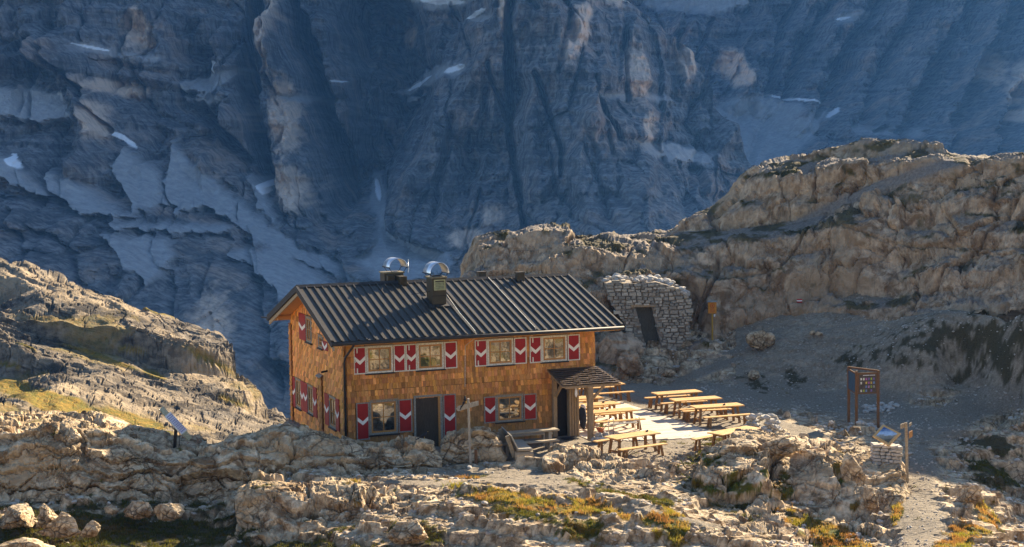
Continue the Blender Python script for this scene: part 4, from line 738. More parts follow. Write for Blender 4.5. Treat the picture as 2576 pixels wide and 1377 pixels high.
for i in range(5): mb.prism([(4.5, 2.0, 6.31 + i * .065), (4.5, 2.05, 6.35 + i * .065), (4.5, 2.05, 6.36 + i * .065), (4.5, 2.0, 6.32 + i * .065)], (1, 0, 0), .39)
mb.build('louvre', M['louvre'], ch)
mb = MB(); mb.prism([(4.2, 1.85, zroof(1.85) + .01), (5.2, 1.85, zroof(1.85) + .01), (5.2, 3.0, zroof(3.0) + .01), (4.2, 3.0, zroof(3.0) + .01)], (0, 0, 1), .05); mb.build('flashing', M['trim'], ch)
arch('c', 4.27, 5.13, 2.0, 2.95, 6.98, 7.45, 6.84, ch)
mb = MB(); mb.tube([(3.55, 2.4, 6.12), (4.38, 2.4, 6.2)], .012, 5); mb.build('snow_guard_rod', M['iron'], ch)
mb = MB(); mb.b2(3.22, 4.1, 5.2, 5.9, 6.1, 6.84); ch = mb.build('chimney', M['brown'], hut, bevel=.01)
mb = MB(); mb.b2(3.18, 4.14, 5.16, 5.94, 6.84, 6.89); mb.build('rim', simple('rim_metal', (.20, .165, .09), .5), ch)
mb = MB(); mb.b2(3.28, 3.58, 4.85, 5.19, 6.3, 6.76); mb.b2(3.68, 4.0, 4.4, 5.19, 6.2, 6.74); mb.build('vent_box', M['brown'], ch, bevel=.008)
arch('c', 3.38, 4.22, 5.0, 5.95, 7.1, 7.5, 6.89, ch)
mb = MB(); mb.tube([(4.34, 5.3, 6.84), (4.36, 5.3, 7.0), (4.36, 5.3, 7.42)], .012, 5); mb.build('antenna', M['steel'], ch)
for a, b, y, z in ((7.62, 7.98, 5.2, 6.74), (9.13, 9.48, 4.3, 6.72)):
    mb = MB(); mb.b2(a, b, y, y + .3, 6.1, z - .04); mb.b2(a - .03, b + .03, y - .03, y + .33, z - .04, z); mb.build('roof_vent', M['brown'], hut, bevel=.008)
mb = MB()
for pts in ([(7.9, 4.8, zroof(4.8) + .09), (7.86, 2.5, zroof(2.5) + .10), (7.84, -.9, zroof(-.9) + .1), (7.86, -1.12, ZE - .1), (7.9, -.06, 4.3)], [(5.3, 2.9, zroof(2.9) + .12), (5.2, 1, zroof(1) + .1), (5.2, -.9, zroof(-.9) + .1), (5.2, -1.12, ZE - .1), (5.06, -.06, 4.1), (5.02, -.06, 2.4)]): mb.tube(pts, .011, 5)
mb.build('lightning_wire', M['white'], hut)
# porch
mb = MB(); P_ = [(8.72, -.02, 2.86), (11.0, -.02, 2.86), (11.25, -1.95, 2.40), (8.6, -1.95, 2.40)]; mb.prism(P_, (0, 0, -1), .06); pr = mb.build('porch_roof', M['old'], hut)
mb = MB()
for r_ in range(9):
    y1 = -.02 - r_ * .215; y0 = y1 - .27; z1, z0 = 2.875 - r_ * .0515, 2.875 - r_ * .0515 - .055; a = 8.72 - r_ * .013; e = 11.0 + r_ * .03
    while a < e:
        wd = rnd.uniform(.10, .22); b = min(a + wd - .008, e); dz = rnd.uniform(0, .03)
        mb.prism([(a, y0 + rnd.uniform(-.02, .02), z0 + .025 + dz), (b, y0 + rnd.uniform(-.02, .02), z0 + .025 + dz), (b, y1, z1 - .01), (a, y1, z1 - .01)], (0, 0, 1), .022); a += wd
mb.build('shingles', M['slate'], pr)
mb = MB(); mb.b2(9.76, 9.98, -1.98, -1.78, .05, 2.36); mb.build('post', M['old'], pr, bevel=.015)
mb = MB(); mb.b2(8.92, 9.1, -.2, -.02, .0, 2.4); mb.build('post', M['old'], pr, bevel=.015)
mb = MB(); mb.bar((9.87, -1.88, 2.30), (9.87, -.05, 2.62), .12, .14); mb.b2(8.75, 11.0, -1.96, -1.82, 2.29, 2.38); mb.b2(8.9, 11.0, -.2, -.03, 2.42, 2.58); mb.build('beam', M['old'], pr, bevel=.01)
mb = MB(); mb.bar((9.87, -1.7, 1.75), (9.87, -1.25, 2.35), .1, .1); mb.bar((9.98, -1.88, 1.8), (10.5, -1.88, 2.3), .09, .1); mb.bar((9.0, -.3, 1.75), (9.05, -.9, 2.35), .09, .09); mb.bar((9.05, -.12, 1.75), (9.35, -.15, 2.3), .08, .09); mb.build('brace', M['old'], pr, bevel=.01)
mb = MB()
for i in range(4): mb.b2(9.6 + i * .1, 9.69 + i * .1, -.34 - i * .04, -.05, .0, 2.42)
mb.build('board_wall', M['old'], pr, bevel=.006)
mb = MB(); mb.b2(9.1, 9.6, -.03, .02, .0, 2.4); mb.build('doorway', M['dark'], hut)  # near-black slab painted as the unlit porch opening
mb = MB(); mb.tube([(9.32, -1.7, 2.3), (9.32, -1.7, 2.15), (9.32, -1.7, 2.0), (9.32, -1.7, 1.88)], [.02, .055, .06, .01], 8); mb.build('hanging_lantern', M['paintwhite'], pr)

# ------------------------------------------------------------------ picnic tables and benches
def make_table(Lt=2.3, Wt=.82, Ht=.77):
    t = empty('picnic_table'); mb = MB()
    for i in range(3): w3 = Wt / 3; mb.box((0, -Wt / 2 + w3 * (i + .5), Ht - .025), (Lt, w3 - .006, .05))
    mb.build('tabletop', M['table'], t, bevel=.008)
    for sx in (-1, 1):
        for sy in (-1, 1):
            mb = MB(); mb.bar((sx * (Lt / 2 - .28), sy * .24, Ht - .05), (sx * (Lt / 2 - .2), sy * .33, -.06), .09, .09); mb.build('leg', M['leg'], t)
        mb = MB(); mb.box((sx * (Lt / 2 - .26), 0, Ht - .1), (.08, .62, .09)); mb.box((sx * (Lt / 2 - .22), 0, .2), (.05, .56, .08)); mb.bar((sx * (Lt / 2 - .25), 0, .22), (sx * (Lt / 2 - .75), 0, Ht - .06), .02, .02); mb.build('brace', M['leg'], t)
    return t
def make_bench(Lt=2.3, Wt=.28, Ht=.47):
    t = empty('bench'); mb = MB(); mb.box((0, 0, Ht - .022), (Lt, Wt, .045)); mb.build('seat', M['table'], t, bevel=.008)
    for sx in (-1, 1):
        for sy in (-1, 1):
            mb = MB(); mb.bar((sx * (Lt / 2 - .3), sy * .07, Ht - .04), (sx * (Lt / 2 - .24), sy * .14, -.06), .07, .08); mb.build('leg', M['leg'], t)
        mb = MB(); mb.bar((sx * (Lt / 2 - .28), 0, .14), (sx * (Lt / 2 - .7), 0, Ht - .05), .018, .018); mb.build('brace', M['iron'], t)
    return t
def place(o, lx, ly, ang, label, cat, group, z=None):
    p = hw(lx, ly); o.location = (p[0], p[1], max(.0, .02) if z is None else z); o.rotation_euler = (0, 0, TH + R(ang)); o['label'] = label; o['category'] = cat; o['group'] = group
T0, B0 = make_table(), make_bench()
TT = [(10.36, -4.9, 14, 'nearest picnic table in full sun, at an angle in front of the porch post', -.02), (12.0, .78, -2, 'long sunlit picnic table beside the porch, nearest of the row along the hut wall', None), (12.1, 2.75, -1, 'sunlit picnic table second in the row beside the porch', None), (12.15, 4.75, -1, 'sunlit picnic table third in the row, mostly behind the porch post', None),
      (14.95, 8.3, -3, 'dark shaded picnic table at the far end behind the porch roof', None), (17.05, 4.3, -2, 'shaded picnic table farthest back in the right-hand row', None), (16.9, 2.15, -4, 'picnic table in the middle of the right-hand row, top half in shade', None), (16.8, -.05, -5, 'sunlit picnic table at the front of the right-hand row', None), (14.35, -6.0, 18, 'bright picnic table half hidden behind the rugged rock outcrop', None)]
for i, (x, y, a, l, z) in enumerate(TT): place(T0 if i == 0 else copy_tree(T0), x, y, a, l, 'picnic table', 'picnic tables on the terrace', z)
BB = [(10.35, -5.85, 12, 'bench on the near side of the angled table before the porch post', -.04), (10.1, -4.05, 12, 'bench on the far side of the angled table before the porch post', None), (12.05, -.12, -2, 'bench in front of the first table beside the porch', None), (12.05, 1.72, -2, 'bench between the first and second tables beside the porch', None), (12.1, 3.75, -1, 'bench between the second and third tables beside the porch', None), (12.1, 5.7, -1, 'bench behind the third table beside the porch', None),
      (15.1, 7.35, -3, 'dark bench in front of the shaded table behind the porch roof', None), (15.0, 9.2, -3, 'dark bench behind the shaded table behind the porch roof', None), (16.95, 5.05, -4, 'bench at the very back of the right-hand row of tables', None), (16.85, 3.2, -4, 'dark bench between the back and middle tables of the right-hand row', None), (16.8, 1.25, -5, 'bench in front of the middle table of the right-hand row', None), (16.7, .68, -8, 'bench behind the front table of the right-hand row', None),
      (16.75, -1.1, -1, 'bench in front of the front table of the right-hand row, its right end sunlit', None), (13.8, -5.2, 19, 'bright bench poking out left of the table half hidden by rock', None)]
for i, (x, y, a, l, z) in enumerate(BB): place(B0 if i == 0 else copy_tree(B0), x, y, a, l, 'bench', 'benches at the picnic tables', z)
mb = MB(); mb.tube([(0, 0, 0), (0, 0, .035), (0, 0, .05)], [.05, .06, .05], 12); mb.tube([(.03, 0, .05), (.03, 0, .075)], [.03, .02], 8); A0 = mb.build('ashtray', M['iron'])
for i, (q, l) in enumerate((((1155, 720), 'small dark ashtray on the angled table before the porch post'), ((750, 510), 'small dark ashtray on the first table beside the porch'), ((712, 437), 'small dark ashtray on the second table beside the porch'), ((1940, 461), 'small dark ashtray on the front table of the right-hand row'))):
    o = A0 if i == 0 else copy_tree(A0); p = atz(q[0] * .2474 + 1341.7, q[1] * .2474 + 905.6, .79); o.location = (p[0], p[1], .791 if i else .751); tag(o, l, 'ashtray', 'ashtrays on the tables')
# deck
mb = MB(); y = -3.35
while y < 7.4:
    x0_, x1_ = 10.0, 15.55
    if y < -2.1: x0_ = 10.3 + (-2.1 - y) / .25
    while x0_ < x1_:
        ln = min(x1_, x0_ + rnd.uniform(1.6, 3)); t_ = rnd.uniform(.75, 1.1); mb.col = (t_, t_ * .98, t_ * .95); mb.b2(x0_, ln - .01, y, y + .13, -.06, .012 + rnd.uniform(0, .006)); x0_ = ln
    y += .142
dk = mb.build('wooden_deck', M['deck']); dk.location = hw(0, 0, 0); dk.rotation_euler = (0, 0, TH); tag(dk, 'pale plank deck between the two rows of tables', 'deck')
dm = MB().b2(-.35, .35, -.25, .25, 0, .02).build('doormat', M['cloth'], bevel=.005); p = hw(9.4, -.75); dm.location = (p[0], p[1], .005); dm.rotation_euler = (0, 0, TH); tag(dm, 'dark mat on the ground before the porch doorway', 'doormat')
# wall table and benches, silvered wood
wt = empty('rustic_table', hw(6.85, -2.3, 0), TH, label='long silvered plank table in the shade along the hut front, left of the porch', cat='table')
MB().box((0, 0, .73), (2.7, .5, .07)).build('tabletop', M['oldh'], wt, bevel=.015)
for sx in (-.95, .95): MB().box((sx, 0, .34), (.14, .4, .72)).build('leg', M['grey'], wt, bevel=.01)
for (x, y, l) in ((7.0, -1.45, 'grey plank bench between the silvered table and the hut wall'), (6.6, -3.1, 'grey plank bench on the near side of the silvered table')):
    b = empty('rustic_bench', hw(x, y, 0), TH, label=l, cat='bench', group='grey benches at the silvered table')
    MB().box((0, 0, .43), (2.6, .3, .06)).build('seat', M['oldh'], b, bevel=.012)
    for sx in (-.95, .95): MB().box((sx, 0, .19), (.14, .24, .42)).build('leg', M['grey'], b, bevel=.01)
# log bench with backrest
lb = empty('log_bench', (.02, 61.6, .0), R(10), label='weathered log bench with a leaning plank backrest, seen from its end', cat='bench')
MB().box((.38, 1.05, .43), (.62, 2.15, .10)).build('seat', M['grey'], lb, bevel=.03)
for y in (.12, 1.9): MB().tube([(-.02, y, .16), (.72, y, .16)], .21, 12).build('log_foot', M['oldh'], lb)
MB().bar((.10, 1.05, .48), (-.16, 1.05, 1.02), 2.25, .05, up=(1, 0, 0)).build('backrest', M['grey'], lb, bevel=.01)
for y in (.22, 1.85): MB().bar((.0, y, .12), (-.28, y, .98), .17, .12, up=(0, 1, 0)).build('back_post', M['oldh'], lb, bevel=.02)

# ------------------------------------------------------------------ signs and small things
gx = gz(-1.73, 60.8)
ts = empty('trail_signpost', (-1.73, 60.8, gx), 0, label='weathered wooden post with a pointed crossboard, like a cross, with a black bird on it', cat='signpost')
MB().bar((.02, 0, -.2), (-.03, 0, 2.62 - gx), .11, .09).build('post', M['grey'], ts, bevel=.015)
zc = 2.34 - gx; mb = MB(); mb.prism([(-.50, -.07, zc - .10), (-.42, -.07, zc - .20), (.37, -.07, zc + .02), (.37, -.07, zc + .2), (-.42, -.07, zc + .0)], (0, 1, 0), .035); mb.build('pointed_board', M['grey'], ts, bevel=.008)
def bird(name, loc, rz, pitch, label):
    b = empty(name, loc, rz, label=label, cat='bird', group='black birds at the hut'); ca, sa = math.cos(pitch), math.sin(pitch)
    T = lambda x, z: (x * ca - z * sa, 0, x * sa + z * ca)
    o = MB().tube([T(-.22, .09), T(-.12, .10), T(-.04, .115), T(.04, .13), (T(.1, .155)), T(.14, .19), T(.17, .215), T(.205, .21)], [.012, .03, .055, .06, .048, .034, .032, .012], 12).build('body', M['feather'], b, True); o.data.transform(Matrix.Scale(1, 4))
    MB().tube([T(.2, .212), T(.245, .2)], [.01, .003], 6).build('beak', M['beak'], b); mb = MB(); mb.prism([T(-.36, .07), T(-.2, .115), T(-.2, .08)], (0, 1, 0), .05); mb.build('tail', M['feather'], b)
    MB().tube([(0, .02, .09), (0.01, .02, 0)], .006, 5).tube([(0, -.02, .09), (.01, -.02, 0)], .006, 5).build('leg', M['beak'], b); return b
bird('alpine_chough', (-1.83, 60.8, 2.44), R(35), R(50), 'black bird perched upright on the crossboard of the weathered post')
q = surf['wall']; pxq, pyq = proj(q); m = (abs(pxq - 1072) < 6); zq = q[..., 2][m].max(); j = np.argmax(np.where(m, q[..., 2], -9)); qq = q.reshape(-1, 3)[j]
bird('alpine_chough', (qq[0], qq[1], qq[2] - .01), R(15), R(18), 'black bird standing on the pale rock ledge in front of the dark door')
st_ = MB().bar((0, 0, -.2), (0, 0, .56), .13, .12).build('marker_post', M['redpost'], bevel=.015); st_.location = (-1.5, 60.95, gz(-1.5, 60.95)); tag(st_, 'short rusty-brown stump post at the foot of the crossed post', 'post')
# solar panel
a, b_, c = [Vector(at(px, py, Y)) for px, py, Y in ((418.3, 1051, 60.6), (433, 1034, 61.1), (460, 1095, 60.2))]
A_, B_, C_, D_ = [Vector(tuple(at(np.float64(px), np.float64(py), Y))) for px, py, Y in ((418.3, 1051, 60.3), (426, 1034, 60.9), (467.8, 1075.5, 60.9), (460.4, 1098, 60.3))]
sp = empty('solar_panel', tuple((A_ + B_ + C_ + D_) / 4), 0, label='tilted solar panel on a dark post on top of the pale rock ledge', cat='solar panel'); C0 = (A_ + B_ + C_ + D_) / 4
ux, uy = (D_ - A_ + C_ - B_).normalized(), (B_ - A_).normalized(); un = ux.cross(uy).normalized(); un = un if un.z > 0 else -un; uy = un.cross(ux); LN, WN = (D_ - A_).length, (B_ - A_).length
RM = Matrix((ux, uy, un)).transposed().to_4x4()
def panelpart(name, x0, x1, y0, y1, z0, z1, mat):
    o = MB().b2(x0, x1, y0, y1, z0, z1).build(name, mat, sp); o.matrix_local = RM; return o
panelpart('frame', -LN / 2, LN / 2, -WN / 2, WN / 2, -.04, -.002, M['white']); panelpart('cell_sheet', -LN / 2 + .03, LN / 2 - .03, -WN / 2 + .03, WN / 2 - .03, -.001, .004, M['pv'])
for s_ in (-1, 1): panelpart('side_panel', s_ * LN / 2 if s_ > 0 else -LN / 2 - .34, LN / 2 + .34 if s_ > 0 else -LN / 2, -WN * .36, WN * .36, -.05, -.02, simple('olive_cells', (.32, .30, .17), .35, var=.5, sc=25))
MB().bar((0, 0, -.05), (-.12, .1, -1.1), .16, .1).build('post', M['iron'], sp); MB().tube([(.05, 0, -.1), (.15, -.1, -.5), (.1, -.1, -.9)], .012, 5).build('cable', M['iron'], sp)
# far-left dark rods behind the ledge at the hut corner
# right signpost
p = (14.92, 60.0); gs = gz(*p); rs = empty('trail_signpost', (p[0], p[1], gs), 0, label='tall slim wooden signpost with small arm boards, beside the gravel path', cat='signpost')
MB().bar((.03, 0, -.3), (-.03, 0, 1.56 - gs), .11, .10).build('post', M['oldh'], rs, bevel=.012)
for (x0_, x1_, z, tz_, m_) in ((-.30, -.08, 1.36, .18, 'oldh'), (.03, .16, 1.44, .12, 'oldh'), (.03, .19, 1.0, .24, 'sash')):
    mb = MB(); mb.prism([(x0_, -.2, z - gs), (x1_, -.02, z - gs + .03), (x1_, -.02, z - gs + .03 + tz_), (x0_, -.2, z - gs + tz_)], (.5, -.6, 0), .04); mb.build('arm_board', M[m_], rs)
# panorama board on its stone pedestal
ped = empty('stone_pedestal', (14.2, 60.6, .0), 0, label='low pedestal of stacked pale stones at the right end of the rugged outcrop', cat='pedestal')
mb = MB(); z = -.25
while z < .62:
    x = -.5; 
    while x < .5:
        wd = rnd.uniform(.18, .34); h_ = .13
        for yy in (-.2, .12): mb.box((min(x + wd / 2, .5), yy + rnd.uniform(-.02, .02), z + h_ / 2 - .1 * (x + .5)), (wd - .02, .3, h_ - .015), Matrix.Rotation(rnd.uniform(-.06, .06), 3, 'Y'))
        x += wd
    z += .135
mb.build('stonework', M['stone'], ped, bevel=.025)
pb = empty('panorama_board', (14.27, 60.6, 1.0), 0, label='tilted picture board in a pale frame on a short stem above the stone pedestal', cat='information board')
c4_ = [(-.54, -.1, -.02), (0, .5, .33), (.58, 0, .05), (.0, -.5, -.33)]; cc = [Vector(v) for v in c4_]; n_ = (cc[2] - cc[0]).cross(cc[1] - cc[3]).normalized(); n_ = n_ if n_.z > 0 else -n_
MB().prism([tuple(v) for v in cc], -n_, .05).build('frame', M['pale'] if 0 else M['table'], pb, bevel=.006)
ctr = sum(cc, Vector()) / 4
k = NM('panorama_picture', .35); f = k.noise(k.mp((2, 2, 5)), 3, 6, .6); gr = k.n.new('ShaderNodeSeparateXYZ'); k.l.new(k.tc.outputs['Object'], gr.inputs[0]); hgt = k.math('ADD', k.math('MULTIPLY', gr.outputs[2], 1.6), k.math('MULTIPLY', f, .5)); M['pano'] = k.out(k.ramp(hgt, [(.0, (.10, .10, .07)), (.22, (.3, .31, .27)), (.3, (.45, .6, .75)), (.55, (.04, .10, .25))]))
MB().prism([tuple(ctr + (v - ctr) * .74 + n_ * .003) for v in cc], n_, .004).build('picture', M['pano'], pb)
MB().bar((.1, .1, -.05), (.1, .1, -.5), .06, .06).build('stem', M['iron'], pb)
# information board on three posts
ib = empty('information_board', (15.2, 69.1, 0), 0, label='three-posted wooden board with flower pictures on its front, in the shade beside the path', cat='information board')
PT = {'a': (-.32, 1.15), 'b': (-.3, -.35), 'c': (.68, -.2)}
for kx, (x, y) in PT.items(): MB().bar((x, y, -.2), (x, y, 2.36), .11, .11).build('post', M['redpost'] if kx != 'b' else M['redpost'], ib, bevel=.01)
def bpanel(p, q, nm, pic):
    p, q = Vector((*p, 0)), Vector((*q, 0)); d = (q - p).normalized(); n = Vector((d.y, -d.x, 0)); a = p + d * .07; e = q - d * .07
    fr = MB().prism([a + Vector((0, 0, 1.35)), e + Vector((0, 0, 1.35)), e + Vector((0, 0, 2.28)), a + Vector((0, 0, 2.28))], n, .03).build('panel_frame', M['redpost'], ib)
    MB().prism([a + d * .04 + n * .031 + Vector((0, 0, 1.4)), e - d * .04 + n * .031 + Vector((0, 0, 1.4)), e - d * .04 + n * .031 + Vector((0, 0, 2.2)), a + d * .04 + n * .031 + Vector((0, 0, 2.2))], n, .004).build('poster', simple('poster_board', pic, .5, var=.4, sc=6), fr)
    return a, e, d, n, fr
a, e, d, n, fr = bpanel(PT['b'], PT['c'], 'f', (.07, .055, .045)); mbs = {}
cols = [(.5, .35, .06), (.12, .2, .4), (.25, .35, .05), (.4, .2, .35), (.6, .58, .5), (.15, .1, .3), (.45, .15, .08), (.5, .3, .04), (.35, .1, .3), (.3, .28, .25)]
pal = [simple('picture_tint', c, .5, var=.5, sc=30) for c in cols]
for r_ in range(4):
    for c_ in range(6):
        w_ = (e - a).length - .16; s0 = a + d * (.08 + w_ * (c_ + .15) / 6) + n * .036 + Vector((0, 0, 1.44 + r_ * .17)); wq = w_ / 6 * .62; hq = .10
        if rnd.random() < .2: continue
        MB().prism([s0, s0 + d * wq, s0 + d * wq + Vector((0, 0, hq)), s0 + Vector((0, 0, hq))], n, .003).build('flower_picture', rnd.choice(pal), fr)
for x0_, x1_ in ((.25, .6), (.62, .9)): s0 = a + d * (e - a).length * x0_ + n * .036; s1 = a + d * (e - a).length * x1_ + n * .036; MB().prism([s0 + Vector((0, 0, 2.15)), s1 + Vector((0, 0, 2.15)), s1 + Vector((0, 0, 2.175)), s0 + Vector((0, 0, 2.175))], n, .003).build('title_strip', M['paintwhite'], fr)
bpanel(PT['a'], PT['b'], 'l', (.03, .07, .12))
MB().bar((-.32, 1.15, 2.33), (.68, -.2, 2.33), .05, .08).build('top_rail', M['redpost'], ib)
# hill surface lookup
hx_, hy_ = proj(HILLP)
def hill_at(px, py, k_=1):
    d = (hx_ - px) ** 2 + (hy_ - py) ** 2; idx = np.argsort(d.ravel())[:30]; q = HILLP.reshape(-1, 3)[idx]; return q[np.argmin(q[:, 1])]
q = hill_at(1797, 838); os_ = empty('warning_sign', (q[0], q[1] - .25, q[2]), 0, label='orange notice board with a round red emblem on a yellow post against the rock', cat='sign')
MB().bar((0, .05, -.8), (0, .05, 1.5), .09, .09).build('post', M['post'], os_, bevel=.01); MB().box((0, 0, 1.62), (.46, .05, .62)).build('board', M['orange'], os_, bevel=.006); MB().prism([(-.27, -.08, 1.94), (.27, -.08, 1.94), (.27, .14, 1.99), (-.27, .14, 1.99)], (0, 0, 1), .025).build('cap', M['greyframe'], os_)
mb = MB(); n1 = 22
for i in range(n1):
    a0, a1 = 2 * math.pi * i / n1, 2 * math.pi * (i + 1) / n1; mb.prism([(.10 * math.cos(a0), -.026, 1.74 + .10 * math.sin(a0)), (.10 * math.cos(a1), -.026, 1.74 + .10 * math.sin(a1)), (.13 * math.cos(a1), -.026, 1.74 + .13 * math.sin(a1)), (.13 * math.cos(a0), -.026, 1.74 + .13 * math.sin(a0))], (0, -1, 0), .004)
mb.b2(-.03, .03, -.03, -.026, 1.68, 1.8); mb.build('emblem', M['signred'], os_); mb = MB()
for i, (z, w_) in enumerate(((1.55, .13), (1.50, .17), (1.455, .15), (1.41, .17), (1.365, .10))): mb.b2(-w_, w_, -.03, -.026, z, z + (.022 if i == 0 else .012))
mb.build('text_lines', M['signred'], os_); MB().box((.12, -.0, 1.2), (.09, .02, .13)).build('tag', M['paintwhite'], os_)
q = hill_at(2003, 752); mk = empty('trail_mark', (q[0], q[1] - .12, q[2]), 0, label='small red-white-red trail mark painted on the shaded rock face', cat='trail mark')
for i, m_ in enumerate(('paintred', 'paintwhite', 'paintred')): MB().box((0, 0, .07 - i * .07), (.30, .012, .066), Matrix.Rotation(.03, 3, 'Y')).build('band', M[m_], mk)
q = hill_at(2490, 675); ar = MB(); ar.bar((-.45, 0, 0), (.42, 0, 0), .05, .02); ar.bar((.45, -.001, 0), (.22, -.001, .16), .05, .02); ar.bar((.45, -.002, 0), (.22, -.002, -.2), .05, .02); ar = ar.build('painted_arrow', simple('faded_dark_paint', (.09, .035, .035), .9)); ar.location = (q[0], q[1] - .12, q[2]); tag(ar, 'faded dark arrow pointing right painted on the rock at the right edge', 'painted arrow')

# ------------------------------------------------------------------ dry-stone front of the store room
YS = 86.5
O2 = lambda px, py: (lambda v: (float(v[0]), float(v[2])))(at(np.float64(px), np.float64(py), YS))
outl = [O2(*q) for q in ((1522, 714), (1560, 706), (1600, 712), (1650, 708), (1700, 722), (1735, 748), (1737, 850), (1690, 892), (1640, 892), (1595, 880), (1572, 820), (1540, 770))]
hole = [O2(*q) for q in ((1598, 772), (1640, 772), (1668, 892), (1630, 892))]
def inside(pt, poly):
    x, z = pt; c = False
    for (x1, z1), (x2, z2) in zip(poly, poly[1:] + poly[:1]):
        if (z1 > z) != (z2 > z) and x < (x2 - x1) * (z - z1) / (z2 - z1) + x1: c = not c
    return c
sw = empty('stone_store', (0, YS, 0), 0, label='dry-stone masonry front with a narrow dark doorway built into the foot of the cliff', cat='stone building')
mb = MB(); z = .8
while z < 5.3:
    h_ = rnd.uniform(.12, .24); x = 4.6 + rnd.random() * .3
    while x < 10.2:
        w_ = rnd.uniform(.16, .5); c = (x + w_ / 2, z + h_ / 2)
        if inside(c, outl) and not inside(c, hole) and not inside((c[0] - w_ * .3, c[1]), hole) and not inside((c[0] + w_ * .3, c[1]), hole):
            vs = []
            yb = rnd.uniform(-.02, .05)
            jx = [rnd.uniform(-.03, .03) for _ in range(8)]
            for yy, kq in ((-.10 - yb, .84), (.25, 1.)):
                for i, (sx, sz) in enumerate(((-1, -1), (1, -1), (1, 1), (-1, 1))): vs.append((c[0] + sx * (w_ / 2 - .012) * kq + jx[i], yy + jx[i + 4] * .5, c[1] + sz * (h_ / 2 - .01) * kq + jx[(i + 2) % 8] * .5))
            b_ = rnd.uniform(.5, 1.1); mb.col = (b_, b_ * .97, b_ * .92); zj = rnd.uniform(-.03, .03) + .05 * math.sin(x * 1.7 + z); vs = [(v_[0], v_[1], v_[2] + zj) for v_ in vs]; mb.add(vs, [(0, 1, 2, 3), (0, 4, 5, 1), (1, 5, 6, 2), (2, 6, 7, 3), (3, 7, 4, 0)])
        x += w_
    z += h_
k = NM('wall_stone', .95); f = k.noise(k.mp(), 9, 6, .7); k.bump(f, .02); stm = k.out(k.mix(1, k.ramp(f, [(.3, (.30, .27, .22)), (.7, (.52, .48, .40))]), k.attr('tint')[0], 'MULTIPLY'))
mb.build('stonework', stm, sw)
core = simple('rubble_core', (.24, .20, .155), .95, var=.4, sc=4, bump=.05)
mb = MB()
lp = [q for q in outl if q[0] < hole[0][0]] 
for poly in ([O2(*q) for q in ((1524, 716), (1598, 714), (1598, 772), (1630, 892), (1597, 878), (1574, 820), (1542, 770))], [O2(*q) for q in ((1598, 714), (1650, 710), (1640, 772), (1598, 772))], [O2(*q) for q in ((1650, 710), (1700, 724), (1733, 750), (1735, 850), (1690, 890), (1668, 892), (1640, 772))]):
    mb.prism([(x, .03, z) for x, z in poly], (0, 1, 0), 2.8)
mb.build('wall_core', core, sw)
tp = [O2(a, b) for a, b in ((1522, 712), (1560, 704), (1600, 710), (1650, 706), (1700, 720), (1735, 748))]; rq = np.random.RandomState(9); px_ = []
for i in range(60): t_ = rq.uniform(0, 4.999); i_ = int(t_); f_ = t_ - i_; px_.append((tp[i_][0] * (1 - f_) + tp[i_ + 1][0] * f_, rq.uniform(0, 2.4), tp[i_][1] * (1 - f_) + tp[i_ + 1][1] * f_ + rq.uniform(-.05, .12)))
zz0 = O2(1640, 892)[1]; MB().b2(O2(1598, 772)[0] - .2, O2(1668, 892)[0] + .3, .55, .62, zz0 - .3, O2(1640, 772)[1] + .1).build('door', simple('grey_green_planks', (.10, .095, .075), .9, var=.4, stretch=(8, 1, 1)), sw)  # door planks in plain grey-green wood
x_, z_ = O2(1598, 772); MB().b2(x_ - .25, x_ + 1.1, -.12, .5, z_ - .02, z_ + .12).build('lintel', M['old'], sw)

# ------------------------------------------------------------------ boulders and stones
def ico(sub):
    t = (1 + 5 ** .5) / 2; v = [(-1, t, 0), (1, t, 0), (-1, -t, 0), (1, -t, 0), (0, -1, t), (0, 1, t), (0, -1, -t), (0, 1, -t), (t, 0, -1), (t, 0, 1), (-t, 0, -1), (-t, 0, 1)]
    f = [(0, 11, 5), (0, 5, 1), (0, 1, 7), (0, 7, 10), (0, 10, 11), (1, 5, 9), (5, 11, 4), (11, 10, 2), (10, 7, 6), (7, 1, 8), (3, 9, 4), (3, 4, 2), (3, 2, 6), (3, 6, 8), (3, 8, 9), (4, 9, 5), (2, 4, 11), (6, 2, 10), (8, 6, 7), (9, 8, 1)]
    v = [Vector(p).normalized() for p in v]
    for _ in range(sub):
        nf = []; ca = {}
        def mid(a, b):
            kk = (min(a, b), max(a, b))
            if kk not in ca: v.append(((v[a] + v[b]) / 2).normalized()); ca[kk] = len(v) - 1
            return ca[kk]
        for a, b, c in f: x, y, z = mid(a, b), mid(b, c), mid(c, a); nf += [(a, x, z), (b, y, x), (c, z, y), (x, y, z)]
        f = nf
    return np.array([tuple(p) for p in v]), np.array(f)
IV, IF = ico(4); JV, JF = ico(1)
